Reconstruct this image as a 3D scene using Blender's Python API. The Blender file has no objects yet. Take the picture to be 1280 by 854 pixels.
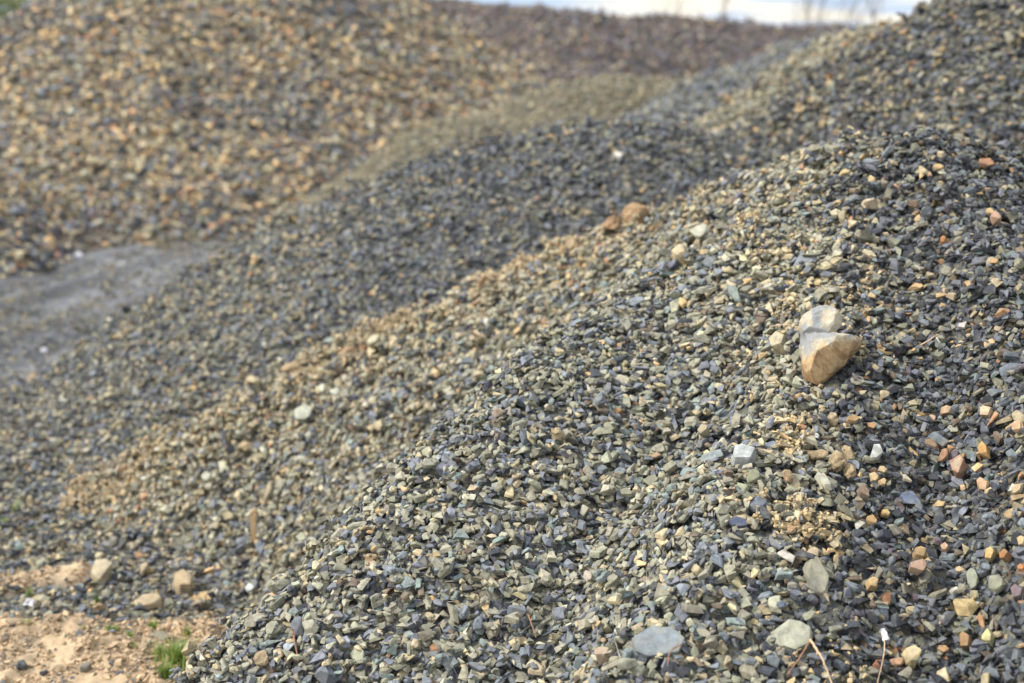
import bpy, bmesh, math, random, time
import numpy as np
from mathutils import Vector, Matrix

T0 = time.time()
rng = np.random.default_rng(11)
random.seed(5)
scene = bpy.context.scene
COL = scene.collection

# ------------------------------------------------------------------ camera
F = 1760.0            # focal length in pixels of a 1280 px wide frame
EYE = 1.75
PITCH = math.radians(11.8)
CP, SP = math.cos(PITCH), math.sin(PITCH)
CAM = np.array([0.0, 0.0, EYE])


def ray(px, py):
    u, v = (px - 640) / F, (py - 427) / F
    return np.array([u, CP - v * SP, -SP - v * CP])


def at(px, py, Y):
    d = ray(px, py)
    return CAM + d * (Y / d[1])


def project(P):
    x, y, z = P[..., 0], P[..., 1], P[..., 2] - EYE
    f = y * CP - z * SP
    u = y * SP + z * CP
    f = np.where(f < .05, .05, f)
    return 640 + F * x / f, 427 - F * u / f


# ------------------------------------------------------------------ noise
_lat = np.random.default_rng(3).random((256, 256))


def vnoise(x, y):
    xi = np.floor(x).astype(np.int64); yi = np.floor(y).astype(np.int64)
    fx = x - xi; fy = y - yi
    fx = fx * fx * (3 - 2 * fx); fy = fy * fy * (3 - 2 * fy)
    x0 = xi & 255; x1 = (xi + 1) & 255; y0 = yi & 255; y1 = (yi + 1) & 255
    a = _lat[x0, y0] * (1 - fx) + _lat[x1, y0] * fx
    b = _lat[x0, y1] * (1 - fx) + _lat[x1, y1] * fx
    return a * (1 - fy) + b * fy


def fbm(x, y, o=4):
    s = 0; a = .5
    for k in range(o):
        s = s + a * vnoise(x * 2 ** k + 17.3 * k, y * 2 ** k + 9.1 * k)
        a *= .5
    return s / (1 - .5 ** o)


def sstep(a, b, x):
    t = np.clip((x - a) / (b - a), 0, 1)
    return t * t * (3 - 2 * t)


# ------------------------------------------------------------------ terrain
def ground_h(x, y, dip=.0):
    h = .05 * (fbm(x * .8 + 3, y * .8, 3) - .5)
    d = road_dist(x, y)
    k = sstep(2.2, 1.7, d)
    return h * (1 - k) - dip * k


ROAD = np.array([(-4.5, -2), (-4.2, 2), (-3.95, 6), (-3.55, 9), (-3.0, 11.8), (-2.3, 15), (-1.2, 18.5), (.6, 22.5), (3.5, 26)], float)


def road_frame(x, y):
    best = None; off = None
    for a, b in zip(ROAD[:-1], ROAD[1:]):
        e = b - a; L = np.hypot(*e)
        t = np.clip(((x - a[0]) * e[0] + (y - a[1]) * e[1]) / L ** 2, 0, 1)
        dx = x - a[0] - t * e[0]; dy = y - a[1] - t * e[1]
        d = np.hypot(dx, dy)
        s = np.sign(dx * e[1] - dy * e[0]) * d
        if best is None: best, off = d, s
        else:
            m = d < best
            best = np.where(m, d, best); off = np.where(m, s, off)
    return best, off


def road_dist(x, y):
    return road_frame(x, y)[0]


class Heap:
    def __init__(s, key, pts, slope, r, bump=.04, bscale=1.6, size=.03, seed=0, back=None, k=None, sag=0.0):
        s.key = key
        s.lines = [np.array([at(*p) if len(p) == 3 else p[:3] for p in ln], float) for ln in pts]
        s.back = back or slope; s.k = k or r * .5; s.sag = sag
        s.slope, s.r, s.bump, s.bscale, s.size, s.seed = slope, r, bump, bscale, size, seed

    def h(s, x, y):
        out = None
        wx = x + .12 * (fbm(x * 1.1 + s.seed, y * 1.1, 2) - .5) * s.r * 4
        wy = y + .12 * (fbm(x * 1.1 + 40 + s.seed, y * 1.1, 2) - .5) * s.r * 4
        k = s.k
        for ln in s.lines:
            sl = s.slope
            if s.back != s.slope:      # the far side of a crest may be steeper: which side, by the nearest stretch of crest
                best = np.full(np.shape(x), 1e9); side = np.zeros(np.shape(x))
                for a, b in zip(ln[:-1], ln[1:]):
                    e = b[:2] - a[:2]; L2 = e @ e + 1e-9
                    t = np.clip(((wx - a[0]) * e[0] + (wy - a[1]) * e[1]) / L2, 0, 1)
                    d2 = (wx - a[0] - t * e[0]) ** 2 + (wy - a[1] - t * e[1]) ** 2
                    sd = ((wx - a[0]) * e[1] - (wy - a[1]) * e[0]) / math.sqrt(L2)
                    side = np.where(d2 < best, sd, side); best = np.minimum(d2, best)
                sl = s.slope + (s.back - s.slope) * sstep(-.05, .12, side)
            for a, b in zip(ln[:-1], ln[1:]):
                e = b[:2] - a[:2]; L2 = e @ e + 1e-9
                t = np.clip(((wx - a[0]) * e[0] + (wy - a[1]) * e[1]) / L2, 0, 1)
                d2 = (wx - a[0] - t * e[0]) ** 2 + (wy - a[1] - t * e[1]) ** 2
                v = a[2] + (b[2] - a[2]) * t - sl * (np.sqrt(d2 + s.r ** 2) - s.r) - s.sag * d2
                if out is None: out = v
                else:
                    hh = np.clip(.5 + .5 * (out - v) / k, 0, 1)
                    out = v * (1 - hh) + out * hh + k * hh * (1 - hh) * .55
        return out + s.bump * 2 * (fbm(x * s.bscale + s.seed * 7, y * s.bscale + 5, 4) - .5)


HEAPS = [
    Heap('near', [
        [(1500, 330, 4.0), (1290, 196, 4.25), (1130, 188, 4.2), (1010, 258, 4.1), (815, 362, 3.95), (715, 441, 3.65), (590, 545, 3.3), (445, 690, 3.06), (372, 776, 2.98), (335, 858, 2.95), (300, 990, 2.9)],
        [(1160, 190, 4.2), (1260, 330, 3.5), (1400, 560, 2.7), (1560, 900, 2.0)],
        [(1130, 190, 4.2), (1035, 435, 3.35), (920, 600, 2.9), (800, 850, 2.42), (700, 1150, 1.95)],
    ], .60, .13, .022, 2.2, .0272, 1, 1.25, .16),
    Heap('tongue', [
        [(1120, 188, 4.4), (1050, 195, 4.55), (940, 236, 4.9), (780, 287, 5.2), (665, 340, 5.4), (550, 396, 5.5), (440, 440, 5.5), (350, 478, 5.45), (240, 535, 5.4), (150, 592, 5.3), (40, 665, 5.1)],
        [(780, 290, 5.2), (660, 450, 4.8), (530, 555, 4.65)],
    ], .62, .12, .03, 2.5, .029, 2, .8, .12, .12),
    Heap('mid', [
        [(1010, 290, 7.2), (940, 236, 7.3), (885, 192, 7.5), (830, 170, 7.6), (750, 160, 7.7), (670, 168, 7.8), (590, 188, 7.9), (430, 250, 8.0), (365, 318, 7.9), (252, 410, 7.7), (160, 470, 7.4), (30, 530, 7.0), (-160, 600, 6.6)],
        [(600, 190, 7.8), (420, 380, 6.6), (200, 520, 6.0), (60, 610, 5.6)],
    ], .55, .3, .03, 1.2, .031, 3, .7, .2),
    Heap('right', [
        [(1900, -260, 7.0), (1700, -180, 7.3), (1280, -46, 7.6), (1195, 2, 7.9), (1150, 32, 8.2)],
        [(1300, -40, 7.5), (1250, 100, 6.6), (1180, 200, 5.9)],
    ], .72, .2, .05, 1.1, .036, 4),
    Heap('olive', [
        [(1280, 10, 9.0), (1130, 34, 9.5), (1070, 46, 10.3), (1010, 80, 10.9), (955, 125, 10.4), (915, 178, 9.6), (900, 225, 8.9)],
    ], .72, .2, .04, 1.1, .042, 5),
    Heap('blue', [
        [(1200, 40, 16.5), (1060, 45, 15.6), (1000, 54, 15), (900, 96, 14.0), (810, 146, 13.0), (740, 200, 12.0)],
    ], .6, .3, .05, .9, .05, 6),
    Heap('tan', [
        [(930, 125, 14), (850, 104, 14.5), (770, 99, 14.5), (700, 110, 14.4), (560, 156, 14), (470, 212, 13.4)],
    ], .9, .5, .03, .7, .03, 7),
    Heap('brown', [
        [(-260, 275, 15.5), (-120, 150, 16), (0, 104, 16.6), (45, 68, 16.8), (80, 26, 17), (150, -45, 17.2), (280, -62, 18.0), (400, -52, 19.0), (500, 4, 19.4), (575, 68, 19.4), (655, 134, 19)],
        [(60, 80, 16.9), (-60, 168, 14.6), (-200, 240, 12.6)],
        [(45, 72, 16.8), (-20, 215, 13.2), (-50, 285, 11.3)],
    ], .61, .28, .10, .55, .068, 8),
    Heap('far', [
        [(250, -40, 31), (500, -12, 30.5), (560, -2, 30), (620, 8, 29.5), (720, 12, 29), (780, 18, 29.5), (830, 18, 30), (900, 28, 31), (950, 35, 32), (1050, 36, 33), (1200, 34, 33), (1500, 30, 33)],
    ], .52, .3, .16, .55, .075, 9),
]
HN = {h.key: h for h in HEAPS}
KEYS = [h.key for h in HEAPS]

GX0, GY0, GX1, GY1, GC = -11.0, .6, 11.0, 36.0, .04
gx = np.arange(GX0, GX1, GC); gy = np.arange(GY0, GY1, GC)
GXX, GYY = np.meshgrid(gx, gy, indexing='ij')
HSTK = np.stack([ground_h(GXX, GYY)] + [h.h(GXX, GYY) for h in HEAPS])
HID = np.argmax(HSTK, 0)
HGRID = HSTK.max(0)
print('grid', time.time() - T0)


def gi(x, y):
    return (np.clip(((x - GX0) / GC).astype(int), 0, len(gx) - 1), np.clip(((y - GY0) / GC).astype(int), 0, len(gy) - 1))


def Hbase(x, y):
    fx = np.clip((x - GX0) / GC, 0, len(gx) - 1.001); fy = np.clip((y - GY0) / GC, 0, len(gy) - 1.001)
    i = fx.astype(int); j = fy.astype(int); a = fx - i; b = fy - j
    return (HGRID[i, j] * (1 - a) * (1 - b) + HGRID[i + 1, j] * a * (1 - b) + HGRID[i, j + 1] * (1 - a) * b + HGRID[i + 1, j + 1] * a * b)


def hit(px, py, lift=.03):
    d = ray(px, py); d = d / d[1]
    Y = np.arange(1.2, 36, .004)
    P = CAM + d * Y[:, None]
    under = P[:, 2] < Hbase(P[:, 0], P[:, 1]) + lift
    k = int(np.argmax(under)) if under.any() else len(Y) - 1
    return P[k]


def seen_mask(cell, bx0, by0, bx1, by1, who):
    """coarse cells of one heap that are seen from the camera or a step beside it"""
    xs = np.arange(bx0, bx1, cell); ys = np.arange(by0, by1, cell)
    X, Y = np.meshgrid(xs, ys, indexing='ij')
    i, j = gi(X, Y)
    own = HID[i, j] == who
    Z = HGRID[i, j] + .05
    P = np.stack([X, Y, Z], -1)
    vis = np.zeros(X.shape, bool)
    infr = np.zeros(X.shape, bool)
    for cx in (-.6, 0, .6):
        px, py = project(P - np.array([cx, 0, 0]))
        infr |= (px > -100) & (px < 1380) & (py > -110) & (py < 960)
    for cx in (-.6, 0, .6):
        c = np.array([cx, 0, EYE + .1])
        blocked = np.zeros(X.shape, bool)
        for t in np.linspace(.015, .97, 60) ** 1.5:
            Q = P + (c - P) * t
            blocked |= Hbase(Q[..., 0], Q[..., 1]) > Q[..., 2] + .03
        vis |= ~blocked
    ok = own & vis & infr
    g = ok.copy()
    for _ in range(1):
        g[1:] |= ok[:-1]; g[:-1] |= ok[1:]; g[:, 1:] |= ok[:, :-1]; g[:, :-1] |= ok[:, 1:]
        ok = g.copy()
    return xs, ys, g & own


# ------------------------------------------------------------------ stone shapes
def make_template(kind):
    bm = bmesh.new()
    if kind == 'slate':
        n = rng.integers(4, 7)
        a0 = np.sort(rng.random(n) * 2 * math.pi * .35 + np.arange(n) * 2 * math.pi / n)
        asp = rng.uniform(.40, .82); th = rng.uniform(.13, .30)
        tilt = rng.normal(0, .10, 2)
        for s in (-1, 1):
            k = rng.uniform(.72, 1.0) if s > 0 else 1.0
            sh = rng.normal(0, .05, 2)
            for a in a0:
                rr = rng.uniform(.42, .52) * k
                x, y = rr * math.cos(a) + sh[0], rr * math.sin(a) * asp + sh[1]
                bm.verts.new((x, y, s * th / 2 + tilt[0] * x * (s > 0) + tilt[1] * y * (s > 0) + rng.normal(0, .012)))
    else:
        n = rng.integers(9, 13)
        p = rng.normal(size=(n, 3)); p /= np.linalg.norm(p, axis=1)[:, None]
        p *= np.array([.5, rng.uniform(.34, .42), rng.uniform(.22, .34)]) * rng.uniform(.8, 1.05, (n, 1))
        for q in p: bm.verts.new(q)
    r = bmesh.ops.convex_hull(bm, input=bm.verts)
    bmesh.ops.delete(bm, geom=list({g for g in r['geom_interior'] + r['geom_unused'] if isinstance(g, bmesh.types.BMVert)}), context='VERTS')
    bmesh.ops.dissolve_limit(bm, angle_limit=.09, verts=bm.verts, edges=bm.edges)
    bmesh.ops.recalc_face_normals(bm, faces=bm.faces)
    bm.normal_update()
    N = np.array([f.normal[:] for f in bm.faces]); D = np.array([f.normal.dot(f.calc_center_median()) for f in bm.faces])

    def tri(b):
        b = b.copy()
        bmesh.ops.triangulate(b, faces=b.faces)
        b.verts.index_update()
        v = np.array([q.co[:] for q in b.verts]); f = np.array([[q.index for q in ff.verts] for ff in b.faces])
        b.free(); return v, f
    lo = tri(bm)
    hb = bm.copy()
    bmesh.ops.bevel(hb, geom=list(hb.edges), offset=rng.uniform(.012, .035), segments=1, affect='EDGES', profile=.5)
    hi = tri(hb); hb.free(); bm.free()
    v, f = hi
    v = v + rng.normal(0, .006, v.shape)
    return dict(N=N, D=D, lo=lo, hi=(v, f), R=float(np.linalg.norm(lo[0], axis=1).max()))


TEMPL = [make_template('slate' if k % 10 < 8 else 'chunk') for k in range(160)]
print('templates', time.time() - T0)


def frames(n, rot):
    """rotation matrices: local z -> n, spun by rot"""
    n = n / np.linalg.norm(n, axis=1)[:, None]
    ref = np.stack([np.cos(rot), np.sin(rot), np.zeros_like(rot)], 1)
    x = ref - n * (ref * n).sum(1)[:, None]; x /= np.linalg.norm(x, axis=1)[:, None] + 1e-9
    y = np.cross(n, x)
    return np.stack([x, y, n], 2)


class Raster:
    def __init__(s, x0, y0, x1, y1, cell, drop=0.0):
        s.x0, s.y0, s.cell = x0, y0, cell
        xs = x0 + (np.arange(int((x1 - x0) / cell) + 1) + .5) * cell
        ys = y0 + (np.arange(int((y1 - y0) / cell) + 1) + .5) * cell
        X, Y = np.meshgrid(xs, ys, indexing='ij')
        s.H = Hbase(X, Y) - drop
        s.nx, s.ny = s.H.shape

    def settle(s, x, y, size, t, R, q=.88, commit=True):
        T = TEMPL[t] if isinstance(t, int) or isinstance(t, np.integer) else t
        w = int(T['R'] * size / s.cell) + 1
        ix = int((x - s.x0) / s.cell); iy = int((y - s.y0) / s.cell)
        if ix - w < 0 or iy - w < 0 or ix + w >= s.nx or iy + w >= s.ny: return None
        N = T['N'] @ R.T; D = T['D'] * size
        nz = N[:, 2]; up = nz > .06; dn = nz < -.06
        ax = (np.arange(ix - w, ix + w + 1) + .5) * s.cell + s.x0 - x
        ay = (np.arange(iy - w, iy + w + 1) + .5) * s.cell + s.y0 - y
        iz = 1 / np.where(np.abs(nz) < .06, 1, nz)
        A = (D * iz)[:, None, None] - (N[:, 0] * iz)[:, None, None] * ax[None, :, None] - (N[:, 1] * iz)[:, None, None] * ay[None, None, :]
        zt = A[up].min(0); zb = A[dn].max(0)
        m = zt > zb
        if not m.any(): return None
        win = s.H[ix - w:ix + w + 1, iy - w:iy + w + 1]
        dz = (win - zb)[m]
        k = min(len(dz) - 1, int(q * len(dz)))
        z = float(np.partition(dz, k)[k])
        if commit: s.put(win, m, z + zt)
        return z, win, m, zt

    @staticmethod
    def put(win, m, top):
        win[m] = np.maximum(win[m], top[m])


def scatter(heap, who, layers, cellk=7.0, ncand=1, flat=.32, extra=None):
    size = heap.size if heap else .03
    i, j = np.where(HID == who)
    bx0, bx1 = gx[i.min()], gx[i.max()]; by0, by1 = gy[j.min()], gy[j.max()]
    mc = max(.05, size * 1.2)
    xs, ys, mask = seen_mask(mc, bx0, by0, bx1, by1, who)
    if extra is not None:
        XX, YY = np.meshgrid(xs, ys, indexing='ij'); mask &= extra(XX, YY)
    i, j = np.where(mask)
    bx0, bx1 = xs[i.min()] - mc * 2, xs[i.max()] + mc * 3; by0, by1 = ys[j.min()] - mc * 2, ys[j.max()] + mc * 3
    ra = Raster(bx0, by0, bx1, by1, size / cellk, drop=size * .45)
    out = []
    sp = size * .74
    for lay in range(layers):
        nx = int((bx1 - bx0) / sp); ny = int((by1 - by0) / sp)
        X, Y = np.meshgrid(bx0 + (np.arange(nx) + .5) * sp, by0 + (np.arange(ny) + .5) * sp, indexing='ij')
        X = (X + rng.uniform(-.5, .5, X.shape) * sp).ravel(); Y = (Y + rng.uniform(-.5, .5, Y.shape) * sp).ravel()
        a = ((X - xs[0]) / mc + .5).astype(int); b = ((Y - ys[0]) / mc + .5).astype(int)
        ok = (a >= 0) & (b >= 0) & (a < mask.shape[0]) & (b < mask.shape[1])
        ok[ok] &= mask[a[ok], b[ok]]
        for (ex, ey, er) in EXCL:
            ok &= (X - ex) ** 2 + (Y - ey) ** 2 > er * er
        X, Y = X[ok], Y[ok]
        p = rng.permutation(len(X)); X, Y = X[p], Y[p]
        n = len(X)
        S = size * np.exp(rng.normal(0, .30, n)).clip(.42, 1.9)
        if lay == layers - 1 and layers > 1: S *= np.where(rng.random(n) < .35, .55, 1.0)
        S *= np.where(rng.random(n) < .03, 1.45, 1.0)
        e = .05
        gxn = (Hbase(X + e, Y) - Hbase(X - e, Y)) / (2 * e); gyn = (Hbase(X, Y + e) - Hbase(X, Y - e)) / (2 * e)
        nrm = np.stack([-gxn, -gyn, np.ones(n)], 1); nrm /= np.linalg.norm(nrm, axis=1)[:, None]
        T = rng.integers(0, len(TEMPL), n)
        RR = []
        for c in range(ncand):
            sd = np.where(rng.random(n) < .16, flat * 2.6, flat)
            RR.append(frames(nrm + rng.normal(size=(n, 3)) * sd[:, None], rng.random(n) * 6.283))
        Z = np.full(n, np.nan); RO = RR[0].copy()
        for k in range(n):
            best = None
            for c in range(ncand):
                r = ra.settle(X[k], Y[k], S[k], T[k], RR[c][k], commit=False)
                if r and (best is None or r[0] < best[0]): best = r; RO[k] = RR[c][k]
            if best:
                Z[k] = best[0]; ra.put(best[1], best[2], best[0] + best[3])
        g = ~np.isnan(Z)
        out.append((X[g], Y[g], Z[g], S[g], T[g], RO[g]))
    return [np.concatenate([o[k] for o in out]) for k in range(6)], ra


def mesh_from(V, Fc, name, colors=None):
    me = bpy.data.meshes.new(name)
    me.vertices.add(len(V)); me.vertices.foreach_set('co', np.ascontiguousarray(V, np.float32).ravel())
    nf = len(Fc); w = Fc.shape[1]
    me.loops.add(nf * w); me.loops.foreach_set('vertex_index', np.ascontiguousarray(Fc, np.int32).ravel())
    me.polygons.add(nf); me.polygons.foreach_set('loop_start', np.arange(0, nf * w, w, dtype=np.int32))
    me.update(calc_edges=True)
    me.shade_flat()
    if colors is not None:
        at_ = me.attributes.new('tint', 'FLOAT_COLOR', 'POINT')
        at_.data.foreach_set('color', np.ascontiguousarray(colors, np.float32).ravel())
    return me


def stones_mesh(st, cols, name, hi):
    X, Y, Z, S, T, R = st
    Vs, Fs, Cs = [], [], []; base = 0
    for t in range(len(TEMPL)):
        k = np.where(T == t)[0]
        if not len(k): continue
        v, f = TEMPL[t]['hi' if hi else 'lo']
        P = np.einsum('nij,vj->nvi', R[k], v) * S[k][:, None, None] + np.stack([X[k], Y[k], Z[k]], 1)[:, None, :]
        Vs.append(P.reshape(-1, 3)); n, m = len(k), len(v)
        Fs.append((f[None] + (base + np.arange(n) * m)[:, None, None]).reshape(-1, 3)); base += n * m
        c = np.ones((n, m, 4)); c[..., :3] = cols[k][:, None, :]
        c[..., 3] = (rng.random(n))[:, None]
        Cs.append(c.reshape(-1, 4))
    return mesh_from(np.concatenate(Vs), np.concatenate(Fs), name, np.concatenate(Cs))


# ------------------------------------------------------------------ colours
def lin(c):
    c = np.asarray(c, float) / 255
    return np.where(c <= .04045, c / 12.92, ((c + .055) / 1.055) ** 2.4)


PN = ['slate', 'dark', 'olive', 'paleolive', 'tan', 'ochre', 'orange', 'brown', 'green', 'pale', 'purple']
PAL = np.array([lin(c) for c in [(118, 123, 129), (73, 76, 81), (144, 140, 116), (168, 162, 134), (184, 166, 124), (204, 168, 108),
                                 (182, 134, 88), (122, 104, 84), (128, 141, 134), (186, 180, 160), (112, 98, 104)]])
lum_ = PAL @ np.array([.2126, .7152, .0722])
PAL = lum_[:, None] + (PAL - lum_[:, None]) * .82
GAIN = .76
W = {
    'left': [.24, .07, .36, .14, .09, .008, .001, .03, .06, .002, 0],
    'rightface': [.34, .40, .14, .035, .05, .022, .012, .04, .03, .004, .02],
    'spine': [.10, .04, .28, .22, .26, .02, .01, .03, .03, .02, 0],
    'tongue': [.18, .05, .28, .21, .20, .015, .004, .03, .03, .015, 0],
    'tonguetop': [.06, .03, .17, .20, .38, .07, .03, .05, 0, .02, 0],
    'mid': [.46, .24, .14, .05, .05, .02, .004, .01, .02, .008, .01],
    'midleft': [.33, .13, .24, .11, .13, .02, .004, .04, .03, .012, .01],
    'brown': [.16, .12, .13, .03, .25, .11, .05, .20, 0, .002, .04],
    'browndark': [.24, .26, .10, .02, .10, .05, .03, .12, 0, .01, .08],
    'far': [.12, .24, .04, .01, .05, .012, .008, .24, 0, .0, .34],
    'right': [.27, .28, .20, .06, .08, .02, .008, .06, .02, .006, .01],
    'olive': [.07, .09, .40, .19, .17, .02, .004, .05, .02, .01, 0],
    'blue': [.60, .10, .16, .08, .04, .0, .0, .02, .03, .01, 0],
    'tan': [.05, .04, .32, .24, .27, .01, 0, .07, 0, 0, 0],
    'ground': [.28, .15, .20, .09, .13, .02, .005, .08, .02, .01, .0],
}
W = {k: np.array(v) / np.sum(v) for k, v in W.items()}


def pick(weights):
    c = np.cumsum(weights, 1); c /= c[:, -1:]
    k = (rng.random(len(c))[:, None] > c).sum(1).clip(0, len(PN) - 1)
    col = PAL[k] * np.exp(rng.normal(0, .15, len(k)))[:, None] * np.exp(rng.normal(0, .02, (len(k), 3)))
    return np.clip(col * GAIN, .01, .9)


def mix(a, b, t):
    return a * (1 - t[:, None]) + b * t[:, None]


TONE = {'tongue': 1.04, 'mid': .98, 'far': 1.42, 'near': 1.08, 'brown': 1.36, 'blue': 1.2, 'right': .84, 'olive': 1.12}     # multiplier on each heap's stone colours


def spine(X, Y):
    cx = .70 + (Y - 3.3) * .14; w = .10 + .16 * sstep(3.2, 4.0, Y)
    return np.exp(-((X - cx) / w) ** 2) * sstep(2.2, 2.6, Y) * sstep(.36, .6, fbm(X * 5, Y * 4 + 8, 3) + .06)


def crest_d(X, Y, key):
    ln = HN[key].lines[0]; d = np.full(X.shape, 9.0)
    for a, b in zip(ln[:-1], ln[1:]):
        e = b[:2] - a[:2]; t = np.clip(((X - a[0]) * e[0] + (Y - a[1]) * e[1]) / (e @ e), 0, 1)
        d = np.minimum(d, np.hypot(X - a[0] - t * e[0], Y - a[1] - t * e[1]))
    return d


def heap_cols(key, X, Y, Z):
    n = len(X)
    px, py = project(np.stack([X, Y, Z], 1))
    one = np.ones((n, 1))
    nz = fbm(X * 1.7 + 5, Y * 1.7, 3)
    if key == 'near':
        w = mix(W['left'] * one, W['rightface'] * one, sstep(.60, .86, X + (nz - .5) * .35 - .2 * (Y - 3.3)))
        # a dusty streak that runs down the middle of the face
        s = spine(X, Y)
        w = mix(w, W['spine'] * one, .85 * s)
        top = sstep(3.75, 4.15, Y) * sstep(.30, .60, X) * sstep(1.2, .8, X)
        w = mix(w, W['spine'] * one, .65 * top)
    elif key == 'tongue':
        c = Hbase(X, Y) - HN['mid'].h(X, Y)
        ln = HN['tongue'].lines[0]
        d = np.full(n, 9.0)
        for a, b in zip(ln[:-1], ln[1:]):
            e = b[:2] - a[:2]; t = np.clip(((X - a[0]) * e[0] + (Y - a[1]) * e[1]) / (e @ e), 0, 1)
            d = np.minimum(d, np.hypot(X - a[0] - t * e[0], Y - a[1] - t * e[1]))
        s = sstep(.42, .06, d + (nz - .5) * .5) * sstep(.75, .2, X)
        w = mix(W['tongue'] * one, W['tonguetop'] * one, s * .9)
    elif key == 'mid':
        w = mix(W['midleft'] * one, W['mid'] * one, sstep(-1.5, -.2, X + (nz - .5) * 1.2))
    elif key == 'brown':
        w = mix(W['brown'] * one, W['browndark'] * one, sstep(.52, .7, fbm(X * .5 + 2, Y * .5 + Z * .6, 3) + .42 * sstep(1.0, .1, Z)))
    else:
        w = W[key] * one
    tone = TONE.get(key, 1.0)
    if key == 'near': tone = tone * (1 - .24 * sstep(.62, .95, X - .2 * (Y - 3.3) + (nz - .5) * .3))[:, None]      # stones get darker towards the right of the face
    if key == 'mid': tone = tone * (1 - .10 * sstep(-1.6, .0, X))[:, None]
    return np.clip(pick(w) * tone, 0, .9)


# ------------------------------------------------------------------ materials
def new_mat(name):
    m = bpy.data.materials.new(name); m.use_nodes = True
    nt = m.node_tree; bs = nt.nodes['Principled BSDF']
    return m, nt, bs


def node(nt, t, **kw):
    n = nt.nodes.new(t)
    for k, v in kw.items():
        if k.startswith('i_'): n.inputs[k[2:].replace('_', ' ')].default_value = v
        else: setattr(n, k, v)
    return n


def mathn(nt, op, a, b=None):
    n = nt.nodes.new('ShaderNodeMath'); n.operation = op
    for i, v in enumerate((a, b)):
        if v is None: continue
        if isinstance(v, (int, float)): n.inputs[i].default_value = v
        else: nt.links.new(v, n.inputs[i])
    return n.outputs[0]


def stone_material(name, scale=60.0, rough=.82, bump=.35, spec=.28, lo=.72, hi=1.25, dist=.002):
    m, nt, bs = new_mat(name)
    L = nt.links.new
    attr = node(nt, 'ShaderNodeAttribute', attribute_name='tint')
    tc = node(nt, 'ShaderNodeTexCoord')
    n1 = node(nt, 'ShaderNodeTexNoise'); n1.inputs['Scale'].default_value = scale; n1.inputs['Detail'].default_value = 5; n1.inputs['Roughness'].default_value = .65
    L(tc.outputs['Object'], n1.inputs['Vector'])
    mr = node(nt, 'ShaderNodeMapRange'); mr.inputs['From Min'].default_value = .3; mr.inputs['From Max'].default_value = .7
    mr.inputs['To Min'].default_value = lo; mr.inputs['To Max'].default_value = hi
    L(n1.outputs['Fac'], mr.inputs['Value'])
    mul = node(nt, 'ShaderNodeVectorMath', operation='SCALE')
    L(attr.outputs['Color'], mul.inputs[0]); L(mr.outputs[0], mul.inputs['Scale'])
    # patches of beige stone dust clinging to some faces
    n2 = node(nt, 'ShaderNodeTexNoise'); n2.inputs['Scale'].default_value = scale * .55; n2.inputs['Detail'].default_value = 4
    L(tc.outputs['Object'], n2.inputs['Vector'])
    r2 = node(nt, 'ShaderNodeMapRange'); r2.inputs['From Min'].default_value = .52; r2.inputs['From Max'].default_value = .72; r2.inputs['To Max'].default_value = .5
    L(n2.outputs['Fac'], r2.inputs['Value'])
    mx = node(nt, 'ShaderNodeMix', data_type='RGBA')
    L(r2.outputs[0], mx.inputs['Factor']); L(mul.outputs[0], mx.inputs[6]); mx.inputs[7].default_value = (.22, .195, .14, 1)
    L(mx.outputs[2], bs.inputs['Base Color'])
    bs.inputs['Roughness'].default_value = rough; bs.inputs['Specular IOR Level'].default_value = spec
    b = node(nt, 'ShaderNodeBump'); b.inputs['Strength'].default_value = bump; b.inputs['Distance'].default_value = dist
    n3 = node(nt, 'ShaderNodeTexNoise'); n3.inputs['Scale'].default_value = scale * 3.2; n3.inputs['Detail'].default_value = 6; n3.inputs['Roughness'].default_value = .7
    L(tc.outputs['Object'], n3.inputs['Vector']); L(n3.outputs['Fac'], b.inputs['Height']); L(b.outputs[0], bs.inputs['Normal'])
    return m


def core_material(name, cols, cell):
    """fine gravel under the loose stones: cells of the heap's own stone colours"""
    m, nt, bs = new_mat(name); L = nt.links.new
    tc = node(nt, 'ShaderNodeTexCoord')
    vo = node(nt, 'ShaderNodeTexVoronoi'); vo.inputs['Scale'].default_value = 1 / cell
    nd = node(nt, 'ShaderNodeTexNoise'); nd.inputs['Scale'].default_value = .8 / cell
    ad = node(nt, 'ShaderNodeMix', data_type='RGBA'); ad.inputs['Factor'].default_value = .03
    L(tc.outputs['Object'], nd.inputs['Vector']); L(tc.outputs['Object'], ad.inputs[6]); L(nd.outputs['Color'], ad.inputs[7])
    L(ad.outputs[2], vo.inputs['Vector'])
    wn = node(nt, 'ShaderNodeTexWhiteNoise'); L(vo.outputs['Color'], wn.inputs['Vector'])
    cr = node(nt, 'ShaderNodeValToRGB'); cr.color_ramp.interpolation = 'CONSTANT'
    els = cr.color_ramp.elements
    while len(els) < len(cols): els.new(.5)
    for i, c in enumerate(cols):
        els[i].position = i / len(cols); els[i].color = (*c, 1)
    L(wn.outputs['Value'], cr.inputs['Fac'])
    L(cr.outputs['Color'], bs.inputs['Base Color'])
    bs.inputs['Roughness'].default_value = .9; bs.inputs['Specular IOR Level'].default_value = .2
    b = node(nt, 'ShaderNodeBump'); b.inputs['Strength'].default_value = .9; b.inputs['Distance'].default_value = cell * .5; b.invert = True
    L(vo.outputs['Distance'], b.inputs['Height']); L(b.outputs[0], bs.inputs['Normal'])
    return m


# ------------------------------------------------------------------ tagging
def tag(o, label=None, cat=None, group=None, kind=None):
    if label: o['label'] = label
    if cat: o['category'] = cat
    if group: o['group'] = group
    if kind: o['kind'] = kind
    return o


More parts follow.
